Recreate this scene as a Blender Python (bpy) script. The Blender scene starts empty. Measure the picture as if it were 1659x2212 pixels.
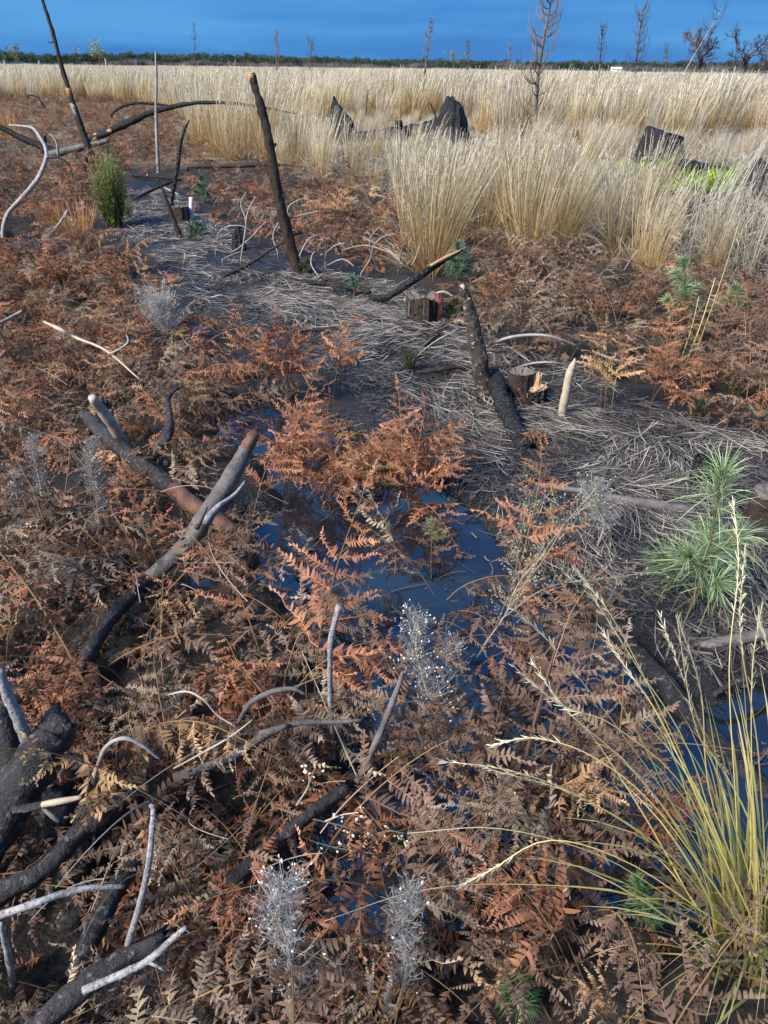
import bpy, math, random
import numpy as np
from mathutils import Matrix, Vector, Euler

random.seed(7)
RNG = np.random.default_rng(11)
R = math.radians
scene = bpy.context.scene
COL = scene.collection

# ---------------------------------------------------------------- camera, sky, sun, exposure
EYE = 1.55
FOC = 1661.0                       # focal length in units of the 1659 x 2212 photograph
CAM_M = Matrix.Rotation(R(60.0), 4, 'X') @ Matrix.Rotation(R(0.72), 4, 'Z')
cam_data = bpy.data.cameras.new('camera')
cam_data.sensor_fit = 'VERTICAL'
cam_data.sensor_height = 36.0
cam_data.lens = 36.0 / 2212.0 * FOC
cam_data.clip_start = 0.05
cam_data.clip_end = 9000
cam = bpy.data.objects.new('camera', cam_data)
cam.matrix_world = Matrix.Translation((0, 0, EYE)) @ CAM_M
COL.objects.link(cam)
scene.camera = cam

SUN_EL, SUN_AZ = R(40), R(236)     # azimuth clockwise from +Y (view direction)
world = bpy.data.worlds.new('World')
scene.world = world
world.use_nodes = True
wn, wl = world.node_tree.nodes, world.node_tree.links
for n in list(wn): wn.remove(n)
w_out = wn.new('ShaderNodeOutputWorld')
w_bg = wn.new('ShaderNodeBackground'); w_bg.inputs['Strength'].default_value = 0.066
w_sky = wn.new('ShaderNodeTexSky'); w_sky.sky_type = 'NISHITA'; w_sky.sun_disc = False
w_sky.sun_elevation = SUN_EL; w_sky.sun_rotation = SUN_AZ
w_sky.dust_density = 0.3; w_sky.ozone_density = 3.0; w_sky.air_density = 1.0
w_tint = wn.new('ShaderNodeMix'); w_tint.data_type = 'RGBA'; w_tint.blend_type = 'MULTIPLY'
w_tint.inputs['Factor'].default_value = 1.0
w_tint.inputs['B'].default_value = (0.40, 0.72, 0.92, 1)
w_tc = wn.new('ShaderNodeTexCoord')
w_map = wn.new('ShaderNodeMapping'); w_map.inputs['Scale'].default_value = (1.1, 1.1, 11)
w_map.inputs['Rotation'].default_value = (0, R(2.5), 0)
w_no = wn.new('ShaderNodeTexNoise'); w_no.inputs['Scale'].default_value = 1.8; w_no.inputs['Detail'].default_value = 5
w_no.inputs['Roughness'].default_value = 0.5
w_rmp = wn.new('ShaderNodeMapRange')
w_rmp.inputs['From Min'].default_value = 0.40; w_rmp.inputs['From Max'].default_value = 0.64
w_rmp.inputs['To Min'].default_value = 0.0; w_rmp.inputs['To Max'].default_value = 1.0
w_cl = wn.new('ShaderNodeMix'); w_cl.data_type = 'RGBA'; w_cl.blend_type = 'MIX'
w_hs = wn.new('ShaderNodeMix'); w_hs.data_type = 'RGBA'; w_hs.blend_type = 'MIX'
w_hs.inputs['Factor'].default_value = 0.88
w_hs.inputs['B'].default_value = (0.08, 1.02, 3.6, 1)       # storm-blue cloud deck over most of the sky
wl.new(w_sky.outputs['Color'], w_tint.inputs['A'])
wl.new(w_tint.outputs['Result'], w_hs.inputs['A'])
wl.new(w_tc.outputs['Generated'], w_map.inputs['Vector'])
wl.new(w_map.outputs['Vector'], w_no.inputs['Vector'])
wl.new(w_no.outputs['Fac'], w_rmp.inputs['Value'])
w_k = wn.new('ShaderNodeMath'); w_k.operation = 'MULTIPLY'; w_k.inputs[1].default_value = 0.5
wl.new(w_rmp.outputs['Result'], w_k.inputs[0])
wl.new(w_k.outputs['Value'], w_cl.inputs['Factor'])
wl.new(w_hs.outputs['Result'], w_cl.inputs['A'])
w_cl.inputs['B'].default_value = (1.0, 3.1, 5.6, 1)          # paler streaks of cloud
wl.new(w_cl.outputs['Result'], w_bg.inputs['Color'])
wl.new(w_bg.outputs['Background'], w_out.inputs['Surface'])

sun_d = bpy.data.lights.new('sun', 'SUN')
sun_d.energy = 3.4; sun_d.angle = R(26); sun_d.color = (1.0, 0.95, 0.89)
sun = bpy.data.objects.new('sun', sun_d)
sdir = Vector((math.sin(SUN_AZ) * math.cos(SUN_EL), math.cos(SUN_AZ) * math.cos(SUN_EL), math.sin(SUN_EL)))
sun.rotation_euler = sdir.to_track_quat('Z', 'Y').to_euler()
sun.location = (-3, -3, 6)
COL.objects.link(sun)
scene.view_settings.view_transform = 'Standard'
scene.view_settings.look = 'None'
scene.view_settings.exposure = 1.3
scene.view_settings.gamma = 1.0
scene.view_settings.use_curve_mapping = False

# ---------------------------------------------------------------- picture <-> place
ROT = np.array(CAM_M.to_3x3())

def ray(u, v):
    u = np.asarray(u, float); v = np.asarray(v, float)
    d = np.stack([(u - 829.5) / FOC, -(v - 1106) / FOC, -np.ones_like(u)], -1)
    return d @ ROT.T

def P(u, v, z=0.0):
    """the point of the place seen at (u, v), at height z"""
    r = ray(u, v); t = (z - EYE) / r[..., 2]
    return np.array([0, 0, EYE]) + r * t[..., None]

def PV(u, v, y):
    """the point seen at (u, v), in the upright plane at distance y"""
    r = ray(u, v); t = y / r[..., 1]
    return np.array([0, 0, EYE]) + r * t[..., None]

def project(p):
    q = (np.asarray(p, float) - np.array([0, 0, EYE])) @ ROT
    d = np.maximum(-q[..., 2], 1e-3)
    return 829.5 + FOC * q[..., 0] / d, 1106 - FOC * q[..., 1] / d, -q[..., 2]

def depth_of(p):
    return float(project(p)[2])

def in_poly(x, y, poly):
    x = np.asarray(x, float); y = np.asarray(y, float)
    res = np.zeros(x.shape, bool); n = len(poly)
    for i in range(n):
        x1, y1 = poly[i]; x2, y2 = poly[(i + 1) % n]
        c = ((y1 > y) != (y2 > y))
        with np.errstate(divide='ignore', invalid='ignore'):
            res ^= c & (x < (x2 - x1) * (y - y1) / (y2 - y1 + 1e-12) + x1)
    return res

def poly_sd(x, y, poly):
    """signed distance to a polygon of the place, positive inside"""
    best = np.full(np.shape(x), 1e9)
    n = len(poly)
    for i in range(n):
        a = np.array(poly[i]); b = np.array(poly[(i + 1) % n]); ab = b - a
        t = np.clip(((x - a[0]) * ab[0] + (y - a[1]) * ab[1]) / (ab @ ab + 1e-12), 0, 1)
        best = np.minimum(best, np.hypot(x - a[0] - t * ab[0], y - a[1] - t * ab[1]))
    return np.where(in_poly(x, y, poly), best, -best)

def vnoise(x, y, seed=0):
    x = np.asarray(x, float) + seed * 17.31; y = np.asarray(y, float) - seed * 9.73
    xi = np.floor(x); yi = np.floor(y); fx = x - xi; fy = y - yi
    fx = fx * fx * (3 - 2 * fx); fy = fy * fy * (3 - 2 * fy)
    def h(a, b):
        s = np.sin(a * 127.1 + b * 311.7 + seed * 5.3) * 43758.5453
        return s - np.floor(s)
    return (h(xi, yi) * (1 - fx) + h(xi + 1, yi) * fx) * (1 - fy) + (h(xi, yi + 1) * (1 - fx) + h(xi + 1, yi + 1) * fx) * fy

# ---------------------------------------------------------------- regions, traced where they lie on the ground
def world_poly(pix):
    return [tuple(P(u, v, 0.0)[:2]) for u, v in pix]

POOLS_PX = [
    [(478, 880), (560, 868), (640, 900), (720, 930), (800, 955), (890, 1000), (950, 1050), (1010, 1110), (1075, 1165), (1090, 1225),
     (1200, 1250), (1265, 1290), (1290, 1345), (1400, 1400), (1480, 1480), (1659, 1590), (1900, 1690), (2300, 1720), (2300, 1900), (1900, 1960),
     (1500, 1990), (1250, 1960), (1000, 2010), (700, 2010), (650, 1800), (760, 1700), (690, 1500), (640, 1330), (560, 1220),
     (440, 1260), (430, 1190), (600, 1110), (570, 1010), (500, 950)],
    [(398, 700), (430, 690), (455, 712), (425, 735), (395, 722)],
    [(20, 505), (95, 500), (105, 540), (40, 552)],
    [(190, 655), (240, 640), (250, 690), (205, 700)],
    [(1500, 1555), (1620, 1470), (1800, 1560), (1800, 1640), (1640, 1600)],
    [(255, 860), (300, 850), (310, 890), (262, 895)],
]
POOLS = [world_poly(p) for p in POOLS_PX]
PATH_PX = [(255, 425), (320, 395), (400, 430), (490, 500), (640, 570), (880, 620), (1000, 720), (1250, 800), (1420, 890), (1560, 930), (1800, 960), (2200, 1000), (2900, 1200),
           (2900, 1560), (2100, 1540), (1659, 1520), (1450, 1440), (1330, 1340), (1230, 1270), (1110, 1190), (1030, 1120), (930, 1010), (820, 910), (740, 830), (620, 740),
           (470, 720), (380, 610), (330, 560), (240, 500)]
PATH = world_poly(PATH_PX)
MUD_PX = [(360, 560), (480, 620), (640, 700), (760, 780), (930, 900), (1130, 980), (1290, 1040), (1230, 1140), (1050, 1130), (930, 1020), (760, 880), (560, 740), (430, 740), (330, 600)]
MUD2_PX = [(1290, 1280), (1480, 1330), (1659, 1400), (1800, 1480), (1800, 1640), (1550, 1560), (1380, 1400)]
MUD3_PX = [(1330, 905), (1480, 920), (1480, 1000), (1300, 960)]
MUDS = [world_poly(MUD_PX), world_poly(MUD2_PX), world_poly(MUD3_PX)]

def gz(x, y):
    """height of the ground"""
    x = np.asarray(x, float); y = np.asarray(y, float)
    near = np.clip((16 - y) / 6, 0, 1)
    z = 0.062 + 0.07 * (vnoise(x * 1.7, y * 1.7, 1) - 0.5) + 0.03 * (vnoise(x * 6, y * 6, 2) - 0.5) + 0.012 * (vnoise(x * 17, y * 17, 4) - 0.5)
    dip = np.zeros_like(z)
    m = (y < 16) & (np.abs(x) < 8) & (y > 0)
    if np.any(m):
        xs, ys = x[m], y[m]
        dd = np.full(xs.shape, -9.0)
        for p in POOLS: dd = np.maximum(dd, poly_sd(xs, ys, p))
        dd = dd + 0.05 * (vnoise(xs * 7, ys * 7, 9) - 0.5)
        dip[m] = np.clip((dd + 0.06) / 0.22, 0, 1)
    z = z * near + 0.06 * (1 - near)
    z = z - 0.24 * dip * near
    # the low mound under the moss, and the bank by the black stumps
    for cx, cy, rr, h in MOUNDS:
        z = z + h * np.exp(-(((x - cx) / rr) ** 2 + ((y - cy) / (rr * 0.8)) ** 2))
    # very gently rolling moor
    z = z + 0.5 * (vnoise(x / 60, y / 60, 6) - 0.5) * np.clip((y - 60) / 100, 0, 1)
    return z

MOUNDS = []
for u, v, rr, h in ((1520, 405, 1.7, 0.28), (1420, 360, 1.0, 0.15), (980, 315, 1.6, 0.25), (740, 300, 1.3, 0.2)):
    q = P(u, v, 0.0); MOUNDS.append((q[0], q[1], rr, h))

def on_ground(u, v):
    p = P(u, v, 0.05); 
    for _ in range(3):
        p = P(u, v, float(gz(np.array([p[0]]), np.array([p[1]]))[0]))
    return p

# ---------------------------------------------------------------- mesh building
class MB:
    def __init__(self):
        self.v = []; self.q = []; self.tr = []; self.t = []; self.r = []; self.n = 0; self.qm = []; self.tm = []
    def add(self, v, quads=None, tris=None, t=None, r=None, mi=0):
        v = np.asarray(v, float).reshape(-1, 3); k = len(v)
        self.v.append(v)
        self.t.append(np.zeros(k) if t is None else np.broadcast_to(np.asarray(t, float), (k,)))
        self.r.append(np.full(k, RNG.random()) if r is None else np.broadcast_to(np.asarray(r, float), (k,)))
        if quads is not None and len(quads):
            q = np.asarray(quads, int) + self.n; self.q.append(q); self.qm.append(np.full(len(q), mi))
        if tris is not None and len(tris):
            q = np.asarray(tris, int) + self.n; self.tr.append(q); self.tm.append(np.full(len(q), mi))
        self.n += k
    def mesh(self, name, mats, smooth=False, origin=None):
        me = bpy.data.meshes.new(name)
        v = np.concatenate(self.v) if self.v else np.zeros((0, 3))
        if origin is not None: v = v - np.asarray(origin)
        q = np.concatenate(self.q) if self.q else np.zeros((0, 4), int)
        t = np.concatenate(self.tr) if self.tr else np.zeros((0, 3), int)
        me.vertices.add(len(v)); me.vertices.foreach_set('co', v.astype(np.float32).ravel())
        li = np.concatenate([q.ravel(), t.ravel()]).astype(np.int32)
        me.loops.add(len(li)); me.loops.foreach_set('vertex_index', li)
        nf = len(q) + len(t); me.polygons.add(nf)
        st = np.concatenate([np.arange(len(q)) * 4, len(q) * 4 + np.arange(len(t)) * 3]).astype(np.int32)
        me.polygons.foreach_set('loop_start', st)
        mi = np.concatenate(self.qm + self.tm).astype(np.int32) if nf else np.zeros(0, np.int32)
        if not isinstance(mats, (list, tuple)): mats = [mats]
        for m in mats: me.materials.append(m)
        me.polygons.foreach_set('material_index', mi)
        me.polygons.foreach_set('use_smooth', np.full(nf, smooth))
        for nm, arr in (('t', self.t), ('r', self.r)):
            a = me.attributes.new(nm, 'FLOAT', 'POINT')
            a.data.foreach_set('value', np.concatenate(arr).astype(np.float32) if arr else np.zeros(0, np.float32))
        me.update(calc_edges=True)
        return me

def link(name, data, loc=None, parent=None):
    o = bpy.data.objects.new(name, data); COL.objects.link(o)
    if loc is not None: o.location = [float(c) for c in loc]
    if parent is not None: o.parent = parent
    return o

def tag(o, label=None, cat=None, group=None, kind=None):
    if label: o['label'] = label
    if cat: o['category'] = cat
    if group: o['group'] = group
    if kind: o['kind'] = kind
    return o

def part(name, mb, mats, parent, origin=(0, 0, 0), smooth=False, kind=None):
    """a part whose mesh was built in world coordinates, under a thing standing at `origin`"""
    o = link(name, mb.mesh(name, mats, smooth, origin), (0, 0, 0), parent)
    if kind: o['kind'] = kind
    return o

def norm(a):
    a = np.asarray(a, float); return a / (np.linalg.norm(a, axis=-1, keepdims=True) + 1e-12)

def spline(pts, n):
    """Catmull-Rom through pts (any number of columns), n samples"""
    p = np.asarray(pts, float)
    if len(p) == 2:
        s = np.linspace(0, 1, n)[:, None]; return p[0] * (1 - s) + p[1] * s
    p = np.vstack([2 * p[0] - p[1], p, 2 * p[-1] - p[-2]])
    k = len(p) - 3
    s = np.linspace(0, k, n); i = np.minimum(s.astype(int), k - 1); f = (s - i)[:, None]
    a, b, c, d = p[i], p[i + 1], p[i + 2], p[i + 3]
    return 0.5 * (2 * b + (c - a) * f + (2 * a - 5 * b + 4 * c - d) * f * f + (3 * b - a - 3 * c + d) * f ** 3)

def tube(mb, pts, rad, n=8, rough=0.0, seed=0, cap=True, mi=0, r=None, jag=0.0, knots=0):
    pts = np.asarray(pts, float); m = len(pts); rad = np.broadcast_to(np.asarray(rad, float), (m,)).copy()
    tg = norm(np.gradient(pts, axis=0))
    up = np.array([0, 0, 1.0]) if abs(tg[0][2]) < 0.9 else np.array([1.0, 0, 0])
    a = norm(np.cross(tg[0], up)); A = []
    for i in range(m):
        a = norm(a - tg[i] * (a @ tg[i])); A.append(a)
    A = np.array(A); B = np.cross(tg, A)
    th = np.linspace(0, 2 * np.pi, n, endpoint=False)
    rr = np.ones((m, n))
    if rough:
        s = np.linspace(0, 1, m)[:, None] * m * 0.55
        rr += rough * 2 * (vnoise(np.cos(th)[None] * 1.7 + s, np.sin(th)[None] * 1.7 + s * 0.7, seed + 3) - 0.5)
        rr += rough * 0.9 * (vnoise(th[None] * 2.1 + s * 2.7, s * 3.1 + th[None] * 0, seed + 8) - 0.5)
    ring = pts[:, None] + (np.cos(th)[None, :, None] * A[:, None] + np.sin(th)[None, :, None] * B[:, None]) * (rad[:, None] * rr)[..., None]
    if jag:
        ring[-1] += tg[-1] * (RNG.random(n)[:, None] * jag)
    v = ring.reshape(-1, 3)
    i = np.arange(m - 1)[:, None] * n; j = np.arange(n)[None]; j2 = (j + 1) % n
    q = np.stack([i + j, i + j2, i + n + j2, i + n + j], -1).reshape(-1, 4)
    t = np.repeat(np.linspace(0, 1, m), n)
    tris = None
    if cap:
        v = np.vstack([v, pts[0] - tg[0] * rad[0] * 0.15, pts[-1] + tg[-1] * rad[-1] * (0.15 - (0.4 if jag else 0))])
        c0, c1 = m * n, m * n + 1
        jj = np.arange(n)
        tris = np.vstack([np.stack([np.full(n, c0), (jj + 1) % n, jj], -1), np.stack([np.full(n, c1), (m - 1) * n + jj, (m - 1) * n + (jj + 1) % n], -1)])
        t = np.concatenate([t, [0, 1]])
    mb.add(v, q, tris, t, r, mi)

def ribbons(mb, pts, width, side, t=None, r=None, mi=0):
    """K ribbons at once: pts (K,S,3), width (K,S) or (S,), side (K,3) or (K,S,3)"""
    K, S, _ = pts.shape
    side = np.asarray(side, float)
    if side.ndim == 2: side = np.repeat(side[:, None], S, 1)
    w = np.broadcast_to(np.asarray(width, float), (K, S))[..., None] * 0.5
    v = np.stack([pts - side * w, pts + side * w], 2).reshape(-1, 3)
    k = np.arange(K)[:, None] * S * 2; s = np.arange(S - 1)[None] * 2
    b = k + s
    q = np.stack([b, b + 1, b + 3, b + 2], -1).reshape(-1, 4)
    tt = np.tile(np.repeat(np.linspace(0, 1, S), 2), K) if t is None else np.repeat(np.asarray(t, float).reshape(-1), 2)
    rr = np.repeat(RNG.random(K) if r is None else np.asarray(r, float), S * 2)
    mb.add(v, q, None, tt, rr, mi)

# ---------------------------------------------------------------- materials
def M_(name):
    m = bpy.data.materials.new(name); m.use_nodes = True
    nt = m.node_tree
    return m, nt, nt.nodes, nt.links, nt.nodes['Principled BSDF'], nt.nodes['Material Output']

def nd(nodes, typ, **kw):
    n = nodes.new(typ)
    for k, v in kw.items():
        if k in ('inp',):
            for a, b in v.items(): n.inputs[a].default_value = b
        else: setattr(n, k, v)
    return n

def ramp(nodes, stops):
    n = nodes.new('ShaderNodeValToRGB'); e = n.color_ramp.elements
    while len(e) < len(stops): e.new(0.5)
    for i, (p, c) in enumerate(stops):
        e[i].position = p; e[i].color = (*c, 1)
    return n

def mixc(nodes, links, fac, a, b, mode='MIX'):
    n = nodes.new('ShaderNodeMix'); n.data_type = 'RGBA'; n.blend_type = mode
    for s, k in ((fac, 'Factor'), (a, 'A'), (b, 'B')):
        if hasattr(s, 'is_output'): links.new(s, n.inputs[k])
        elif k == 'Factor': n.inputs[k].default_value = s
        else: n.inputs[k].default_value = (*s, 1)
    return n.outputs['Result']

def maprange(nodes, links, val, a, b, c, d):
    n = nodes.new('ShaderNodeMapRange')
    links.new(val, n.inputs['Value'])
    for k, x in (('From Min', a), ('From Max', b), ('To Min', c), ('To Max', d)): n.inputs[k].default_value = x
    return n.outputs['Result']

def leafmat(name, stops, stops_r=None, rand=0.35, transl=0.25, rough=0.65, noise=0.0, spec=0.25, objrand=0.36):
    """thin plant stuff: colour along its length (t), varied per piece (r) and per plant"""
    m, nt, N, L, bs, out = M_(name)
    at = nd(N, 'ShaderNodeAttribute', attribute_name='t'); ar = nd(N, 'ShaderNodeAttribute', attribute_name='r')
    rp = ramp(N, stops); L.new(at.outputs['Fac'], rp.inputs['Fac'])
    col = rp.outputs['Color']
    if stops_r:
        r2 = ramp(N, stops_r); L.new(at.outputs['Fac'], r2.inputs['Fac'])
        oi0 = nd(N, 'ShaderNodeObjectInfo')
        ad = nd(N, 'ShaderNodeMath', operation='ADD'); L.new(ar.outputs['Fac'], ad.inputs[0]); L.new(oi0.outputs['Random'], ad.inputs[1])
        hf = nd(N, 'ShaderNodeMath', operation='MULTIPLY', inp={1: 0.5}); L.new(ad.outputs[0], hf.inputs[0])
        col = mixc(N, L, maprange(N, L, hf.outputs[0], 0.2, 0.8, 0, 1), col, r2.outputs['Color'])
    f1 = maprange(N, L, ar.outputs['Fac'], 0, 1, 1 - rand, 1 + rand)
    oi = nd(N, 'ShaderNodeObjectInfo')
    f2 = maprange(N, L, oi.outputs['Random'], 0, 1, 1 - objrand, 1 + objrand)
    mu = nd(N, 'ShaderNodeMath', operation='MULTIPLY'); L.new(f1, mu.inputs[0]); L.new(f2, mu.inputs[1])
    fac = mu.outputs[0]
    if noise:
        tc = nd(N, 'ShaderNodeTexCoord'); no = nd(N, 'ShaderNodeTexNoise', inp={'Scale': noise, 'Detail': 3})
        L.new(tc.outputs['Object'], no.inputs['Vector'])
        f3 = maprange(N, L, no.outputs['Fac'], 0.3, 0.7, 0.65, 1.35)
        m3 = nd(N, 'ShaderNodeMath', operation='MULTIPLY'); L.new(fac, m3.inputs[0]); L.new(f3, m3.inputs[1]); fac = m3.outputs[0]
    sc = nd(N, 'ShaderNodeVectorMath', operation='SCALE'); L.new(col, sc.inputs[0]); L.new(fac, sc.inputs['Scale'])
    L.new(sc.outputs[0], bs.inputs['Base Color'])
    bs.inputs['Roughness'].default_value = rough
    bs.inputs['Specular IOR Level'].default_value = spec
    if transl:
        tr = nd(N, 'ShaderNodeBsdfTranslucent'); L.new(sc.outputs[0], tr.inputs['Color'])
        mx = nd(N, 'ShaderNodeMixShader', inp={0: transl}); L.new(bs.outputs[0], mx.inputs[1]); L.new(tr.outputs[0], mx.inputs[2])
        L.new(mx.outputs[0], out.inputs['Surface'])
    return m

def woodmat(name, c1, c2, c3=None, scale=18, stretch=None, rough=0.75, bump=0.5, spot=0.62, spec=0.3, bscale=None, tip=None, tip_at=0.9, crack=False):
    """bark / charcoal / bare wood: two noises, optional third colour in blotches, optional bare end along t"""
    m, nt, N, L, bs, out = M_(name)
    tc = nd(N, 'ShaderNodeTexCoord')
    no = nd(N, 'ShaderNodeTexNoise', inp={'Scale': scale, 'Detail': 6, 'Roughness': 0.65}); L.new(tc.outputs['Object'], no.inputs['Vector'])
    col = mixc(N, L, maprange(N, L, no.outputs['Fac'], 0.35, 0.65, 0, 1), c1, c2)
    if c3:
        n2 = nd(N, 'ShaderNodeTexNoise', inp={'Scale': scale * 4.5, 'Detail': 5, 'Roughness': 0.75}); L.new(tc.outputs['Object'], n2.inputs['Vector'])
        col = mixc(N, L, maprange(N, L, n2.outputs['Fac'], spot - 0.03, spot + 0.06, 0, 1), col, c3)
    if tip:
        at = nd(N, 'ShaderNodeAttribute', attribute_name='t')
        ad = nd(N, 'ShaderNodeMath', operation='ADD'); L.new(at.outputs['Fac'], ad.inputs[0])
        L.new(maprange(N, L, no.outputs['Fac'], 0.3, 0.7, -0.05, 0.05), ad.inputs[1])
        col = mixc(N, L, maprange(N, L, ad.outputs[0], tip_at - 0.01, tip_at + 0.01, 0, 1), col, tip)
    L.new(col, bs.inputs['Base Color'])
    bs.inputs['Roughness'].default_value = rough; bs.inputs['Specular IOR Level'].default_value = spec
    if crack: vo = nd(N, 'ShaderNodeTexVoronoi', inp={'Scale': bscale or scale * 2.5}); vout = vo.outputs['Distance']
    else: vo = nd(N, 'ShaderNodeTexNoise', inp={'Scale': bscale or scale * 3.5, 'Detail': 5, 'Roughness': 0.7}); vout = vo.outputs['Fac']
    L.new(tc.outputs['Object'], vo.inputs['Vector'])
    sm = nd(N, 'ShaderNodeMath', operation='ADD'); L.new(vout, sm.inputs[0]); L.new(no.outputs['Fac'], sm.inputs[1])
    bp = nd(N, 'ShaderNodeBump', inp={'Strength': bump, 'Distance': 0.012}); L.new(sm.outputs[0], bp.inputs['Height'])
    L.new(bp.outputs[0], bs.inputs['Normal'])
    return m

# dead bracken, four states
FERN = [
    leafmat('bracken_rust', [(0, (0.306, 0.119, 0.055)), (1, (0.386, 0.170, 0.088))], [(0, (0.227, 0.097, 0.055)), (1, (0.352, 0.176, 0.099))], noise=9),
    leafmat('bracken_brown', [(0, (0.180, 0.104, 0.068)), (1, (0.265, 0.165, 0.112))], [(0, (0.115, 0.070, 0.050)), (1, (0.215, 0.145, 0.104))], noise=9),
    leafmat('bracken_tan', [(0, (0.306, 0.227, 0.154)), (1, (0.408, 0.312, 0.214))], [(0, (0.205, 0.148, 0.104)), (1, (0.340, 0.267, 0.192))], noise=9),
    leafmat('bracken_gold', [(0, (0.363, 0.210, 0.088)), (1, (0.432, 0.278, 0.137))], [(0, (0.306, 0.159, 0.077)), (1, (0.432, 0.306, 0.181))], noise=9),
]
STALK = leafmat('bracken_stalk', [(0, (0.12, 0.065, 0.03)), (0.5, (0.22, 0.13, 0.055)), (1, (0.24, 0.145, 0.075))], transl=0)
GRASS = leafmat('moor_grass', [(0, (0.456, 0.274, 0.091)), (0.35, (0.570, 0.388, 0.148)), (0.6, (0.570, 0.456, 0.251)), (1, (0.627, 0.547, 0.410))],
                [(0, (0.342, 0.228, 0.114)), (0.35, (0.456, 0.376, 0.228)), (0.6, (0.593, 0.502, 0.331)), (1, (0.707, 0.638, 0.490))], transl=0.3, rough=0.6, rand=0.42, objrand=0.12)
GRASS_GREY = leafmat('moor_grass_grey', [(0, (0.28, 0.22, 0.14)), (0.4, (0.46, 0.39, 0.27)), (1, (0.60, 0.55, 0.44))],
                     [(0, (0.24, 0.20, 0.14)), (0.4, (0.42, 0.37, 0.28)), (1, (0.56, 0.51, 0.43))], transl=0.25, rand=0.3)
GRASS_ORANGE = leafmat('orange_grass', [(0, (0.36, 0.19, 0.05)), (0.5, (0.46, 0.22, 0.07)), (1, (0.40, 0.22, 0.12))], transl=0.3)
TUSSOCK = leafmat('green_gold_blades', [(0, (0.24, 0.18, 0.06)), (0.3, (0.22, 0.27, 0.08)), (1, (0.42, 0.44, 0.19))],
                  [(0, (0.30, 0.19, 0.06)), (0.4, (0.52, 0.43, 0.12)), (1, (0.55, 0.42, 0.20))], transl=0.3, rough=0.45, spec=0.4, objrand=0.0, rand=0.4)
SEEDSTEM = leafmat('seed_stem', [(0, (0.32, 0.30, 0.09)), (0.45, (0.56, 0.46, 0.14)), (0.75, (0.62, 0.54, 0.28)), (1, (0.70, 0.64, 0.48))], transl=0.2, rough=0.5, rand=0.2)
STRAW = leafmat('straw', [(0, (0.125, 0.106, 0.088)), (1, (0.19, 0.165, 0.135))], [(0, (0.05, 0.042, 0.036)), (1, (0.37, 0.33, 0.275))], transl=0.0, rand=0.55, rough=0.5, spec=0.4)
NEEDLE = leafmat('pine_needle', [(0, (0.07, 0.14, 0.05)), (1, (0.24, 0.34, 0.15))], [(0, (0.14, 0.22, 0.09)), (1, (0.38, 0.47, 0.26))], transl=0.2, rough=0.45, spec=0.4)
NEEDLE_DARK = leafmat('seedling_green', [(0, (0.045, 0.10, 0.035)), (1, (0.12, 0.22, 0.085))], transl=0.2)
NEEDLE_FAR = leafmat('pine_needle_blue', [(0, (0.06, 0.12, 0.06)), (1, (0.12, 0.22, 0.13))], transl=0.2)
HEATHER = leafmat('heather_green', [(0, (0.03, 0.045, 0.018)), (1, (0.07, 0.10, 0.045))], [(0, (0.045, 0.05, 0.025)), (1, (0.10, 0.12, 0.06))], transl=0.15)
BROOM = leafmat('shrub_olive', [(0, (0.10, 0.115, 0.03)), (0.5, (0.28, 0.32, 0.08)), (1, (0.44, 0.45, 0.15))], [(0, (0.12, 0.14, 0.04)), (1, (0.34, 0.40, 0.13))], transl=0.2)
MOSS = leafmat('moss_green', [(0, (0.10, 0.20, 0.012)), (1, (0.36, 0.56, 0.03))], [(0, (0.12, 0.22, 0.02)), (1, (0.46, 0.60, 0.06))], transl=0.3)
PALEGRN = leafmat('pale_green_grass', [(0, (0.16, 0.22, 0.07)), (1, (0.40, 0.46, 0.22))], transl=0.3)
FLUFF = leafmat('grey_fluff', [(0, (0.20, 0.19, 0.18)), (1, (0.42, 0.41, 0.39))], transl=0.3, rand=0.4)
BUD = leafmat('cream_bud', [(0, (0.52, 0.52, 0.36)), (1, (0.70, 0.69, 0.58))], transl=0.1, rand=0.2)
BUD_OLIVE = leafmat('olive_bud', [(0, (0.36, 0.34, 0.18)), (1, (0.52, 0.49, 0.31))], transl=0.1, rand=0.3)
WEEDSTEM = leafmat('weed_stem', [(0, (0.26, 0.21, 0.16)), (1, (0.40, 0.36, 0.28))], transl=0)
REDSTEM = leafmat('red_stem', [(0, (0.05, 0.028, 0.024)), (1, (0.09, 0.055, 0.045))], transl=0)
TWIGBROWN = leafmat('fine_bare_twigs', [(0, (0.055, 0.048, 0.045)), (1, (0.10, 0.085, 0.08))], transl=0, rand=0.3)
TWIGPALE = leafmat('pale_bare_twigs', [(0, (0.11, 0.09, 0.08)), (1, (0.23, 0.17, 0.145))], transl=0, rand=0.3)

CHAR = woodmat('charcoal', (0.007, 0.007, 0.008), (0.022, 0.022, 0.024), rough=0.6, bump=1.0, scale=22, spec=0.3, crack=True)
CHARBROWN = woodmat('charred_bark', (0.022, 0.016, 0.013), (0.055, 0.036, 0.026), (0.12, 0.075, 0.05), rough=0.65, bump=0.9, scale=24, spot=0.66)
CHARPALE = woodmat('charred_pole_pale_blotches', (0.025, 0.02, 0.018), (0.07, 0.055, 0.045), (0.50, 0.42, 0.34), rough=0.6, bump=0.9, scale=9, spot=0.60)
BARK = woodmat('damp_bark', (0.016, 0.015, 0.016), (0.048, 0.042, 0.043), (0.16, 0.15, 0.15), rough=0.6, bump=1.0, scale=13, spot=0.60)
BARKGREY = woodmat('grey_bark', (0.075, 0.067, 0.064), (0.16, 0.145, 0.135), (0.36, 0.35, 0.33), rough=0.6, bump=0.6, scale=20, spot=0.64)
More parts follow.
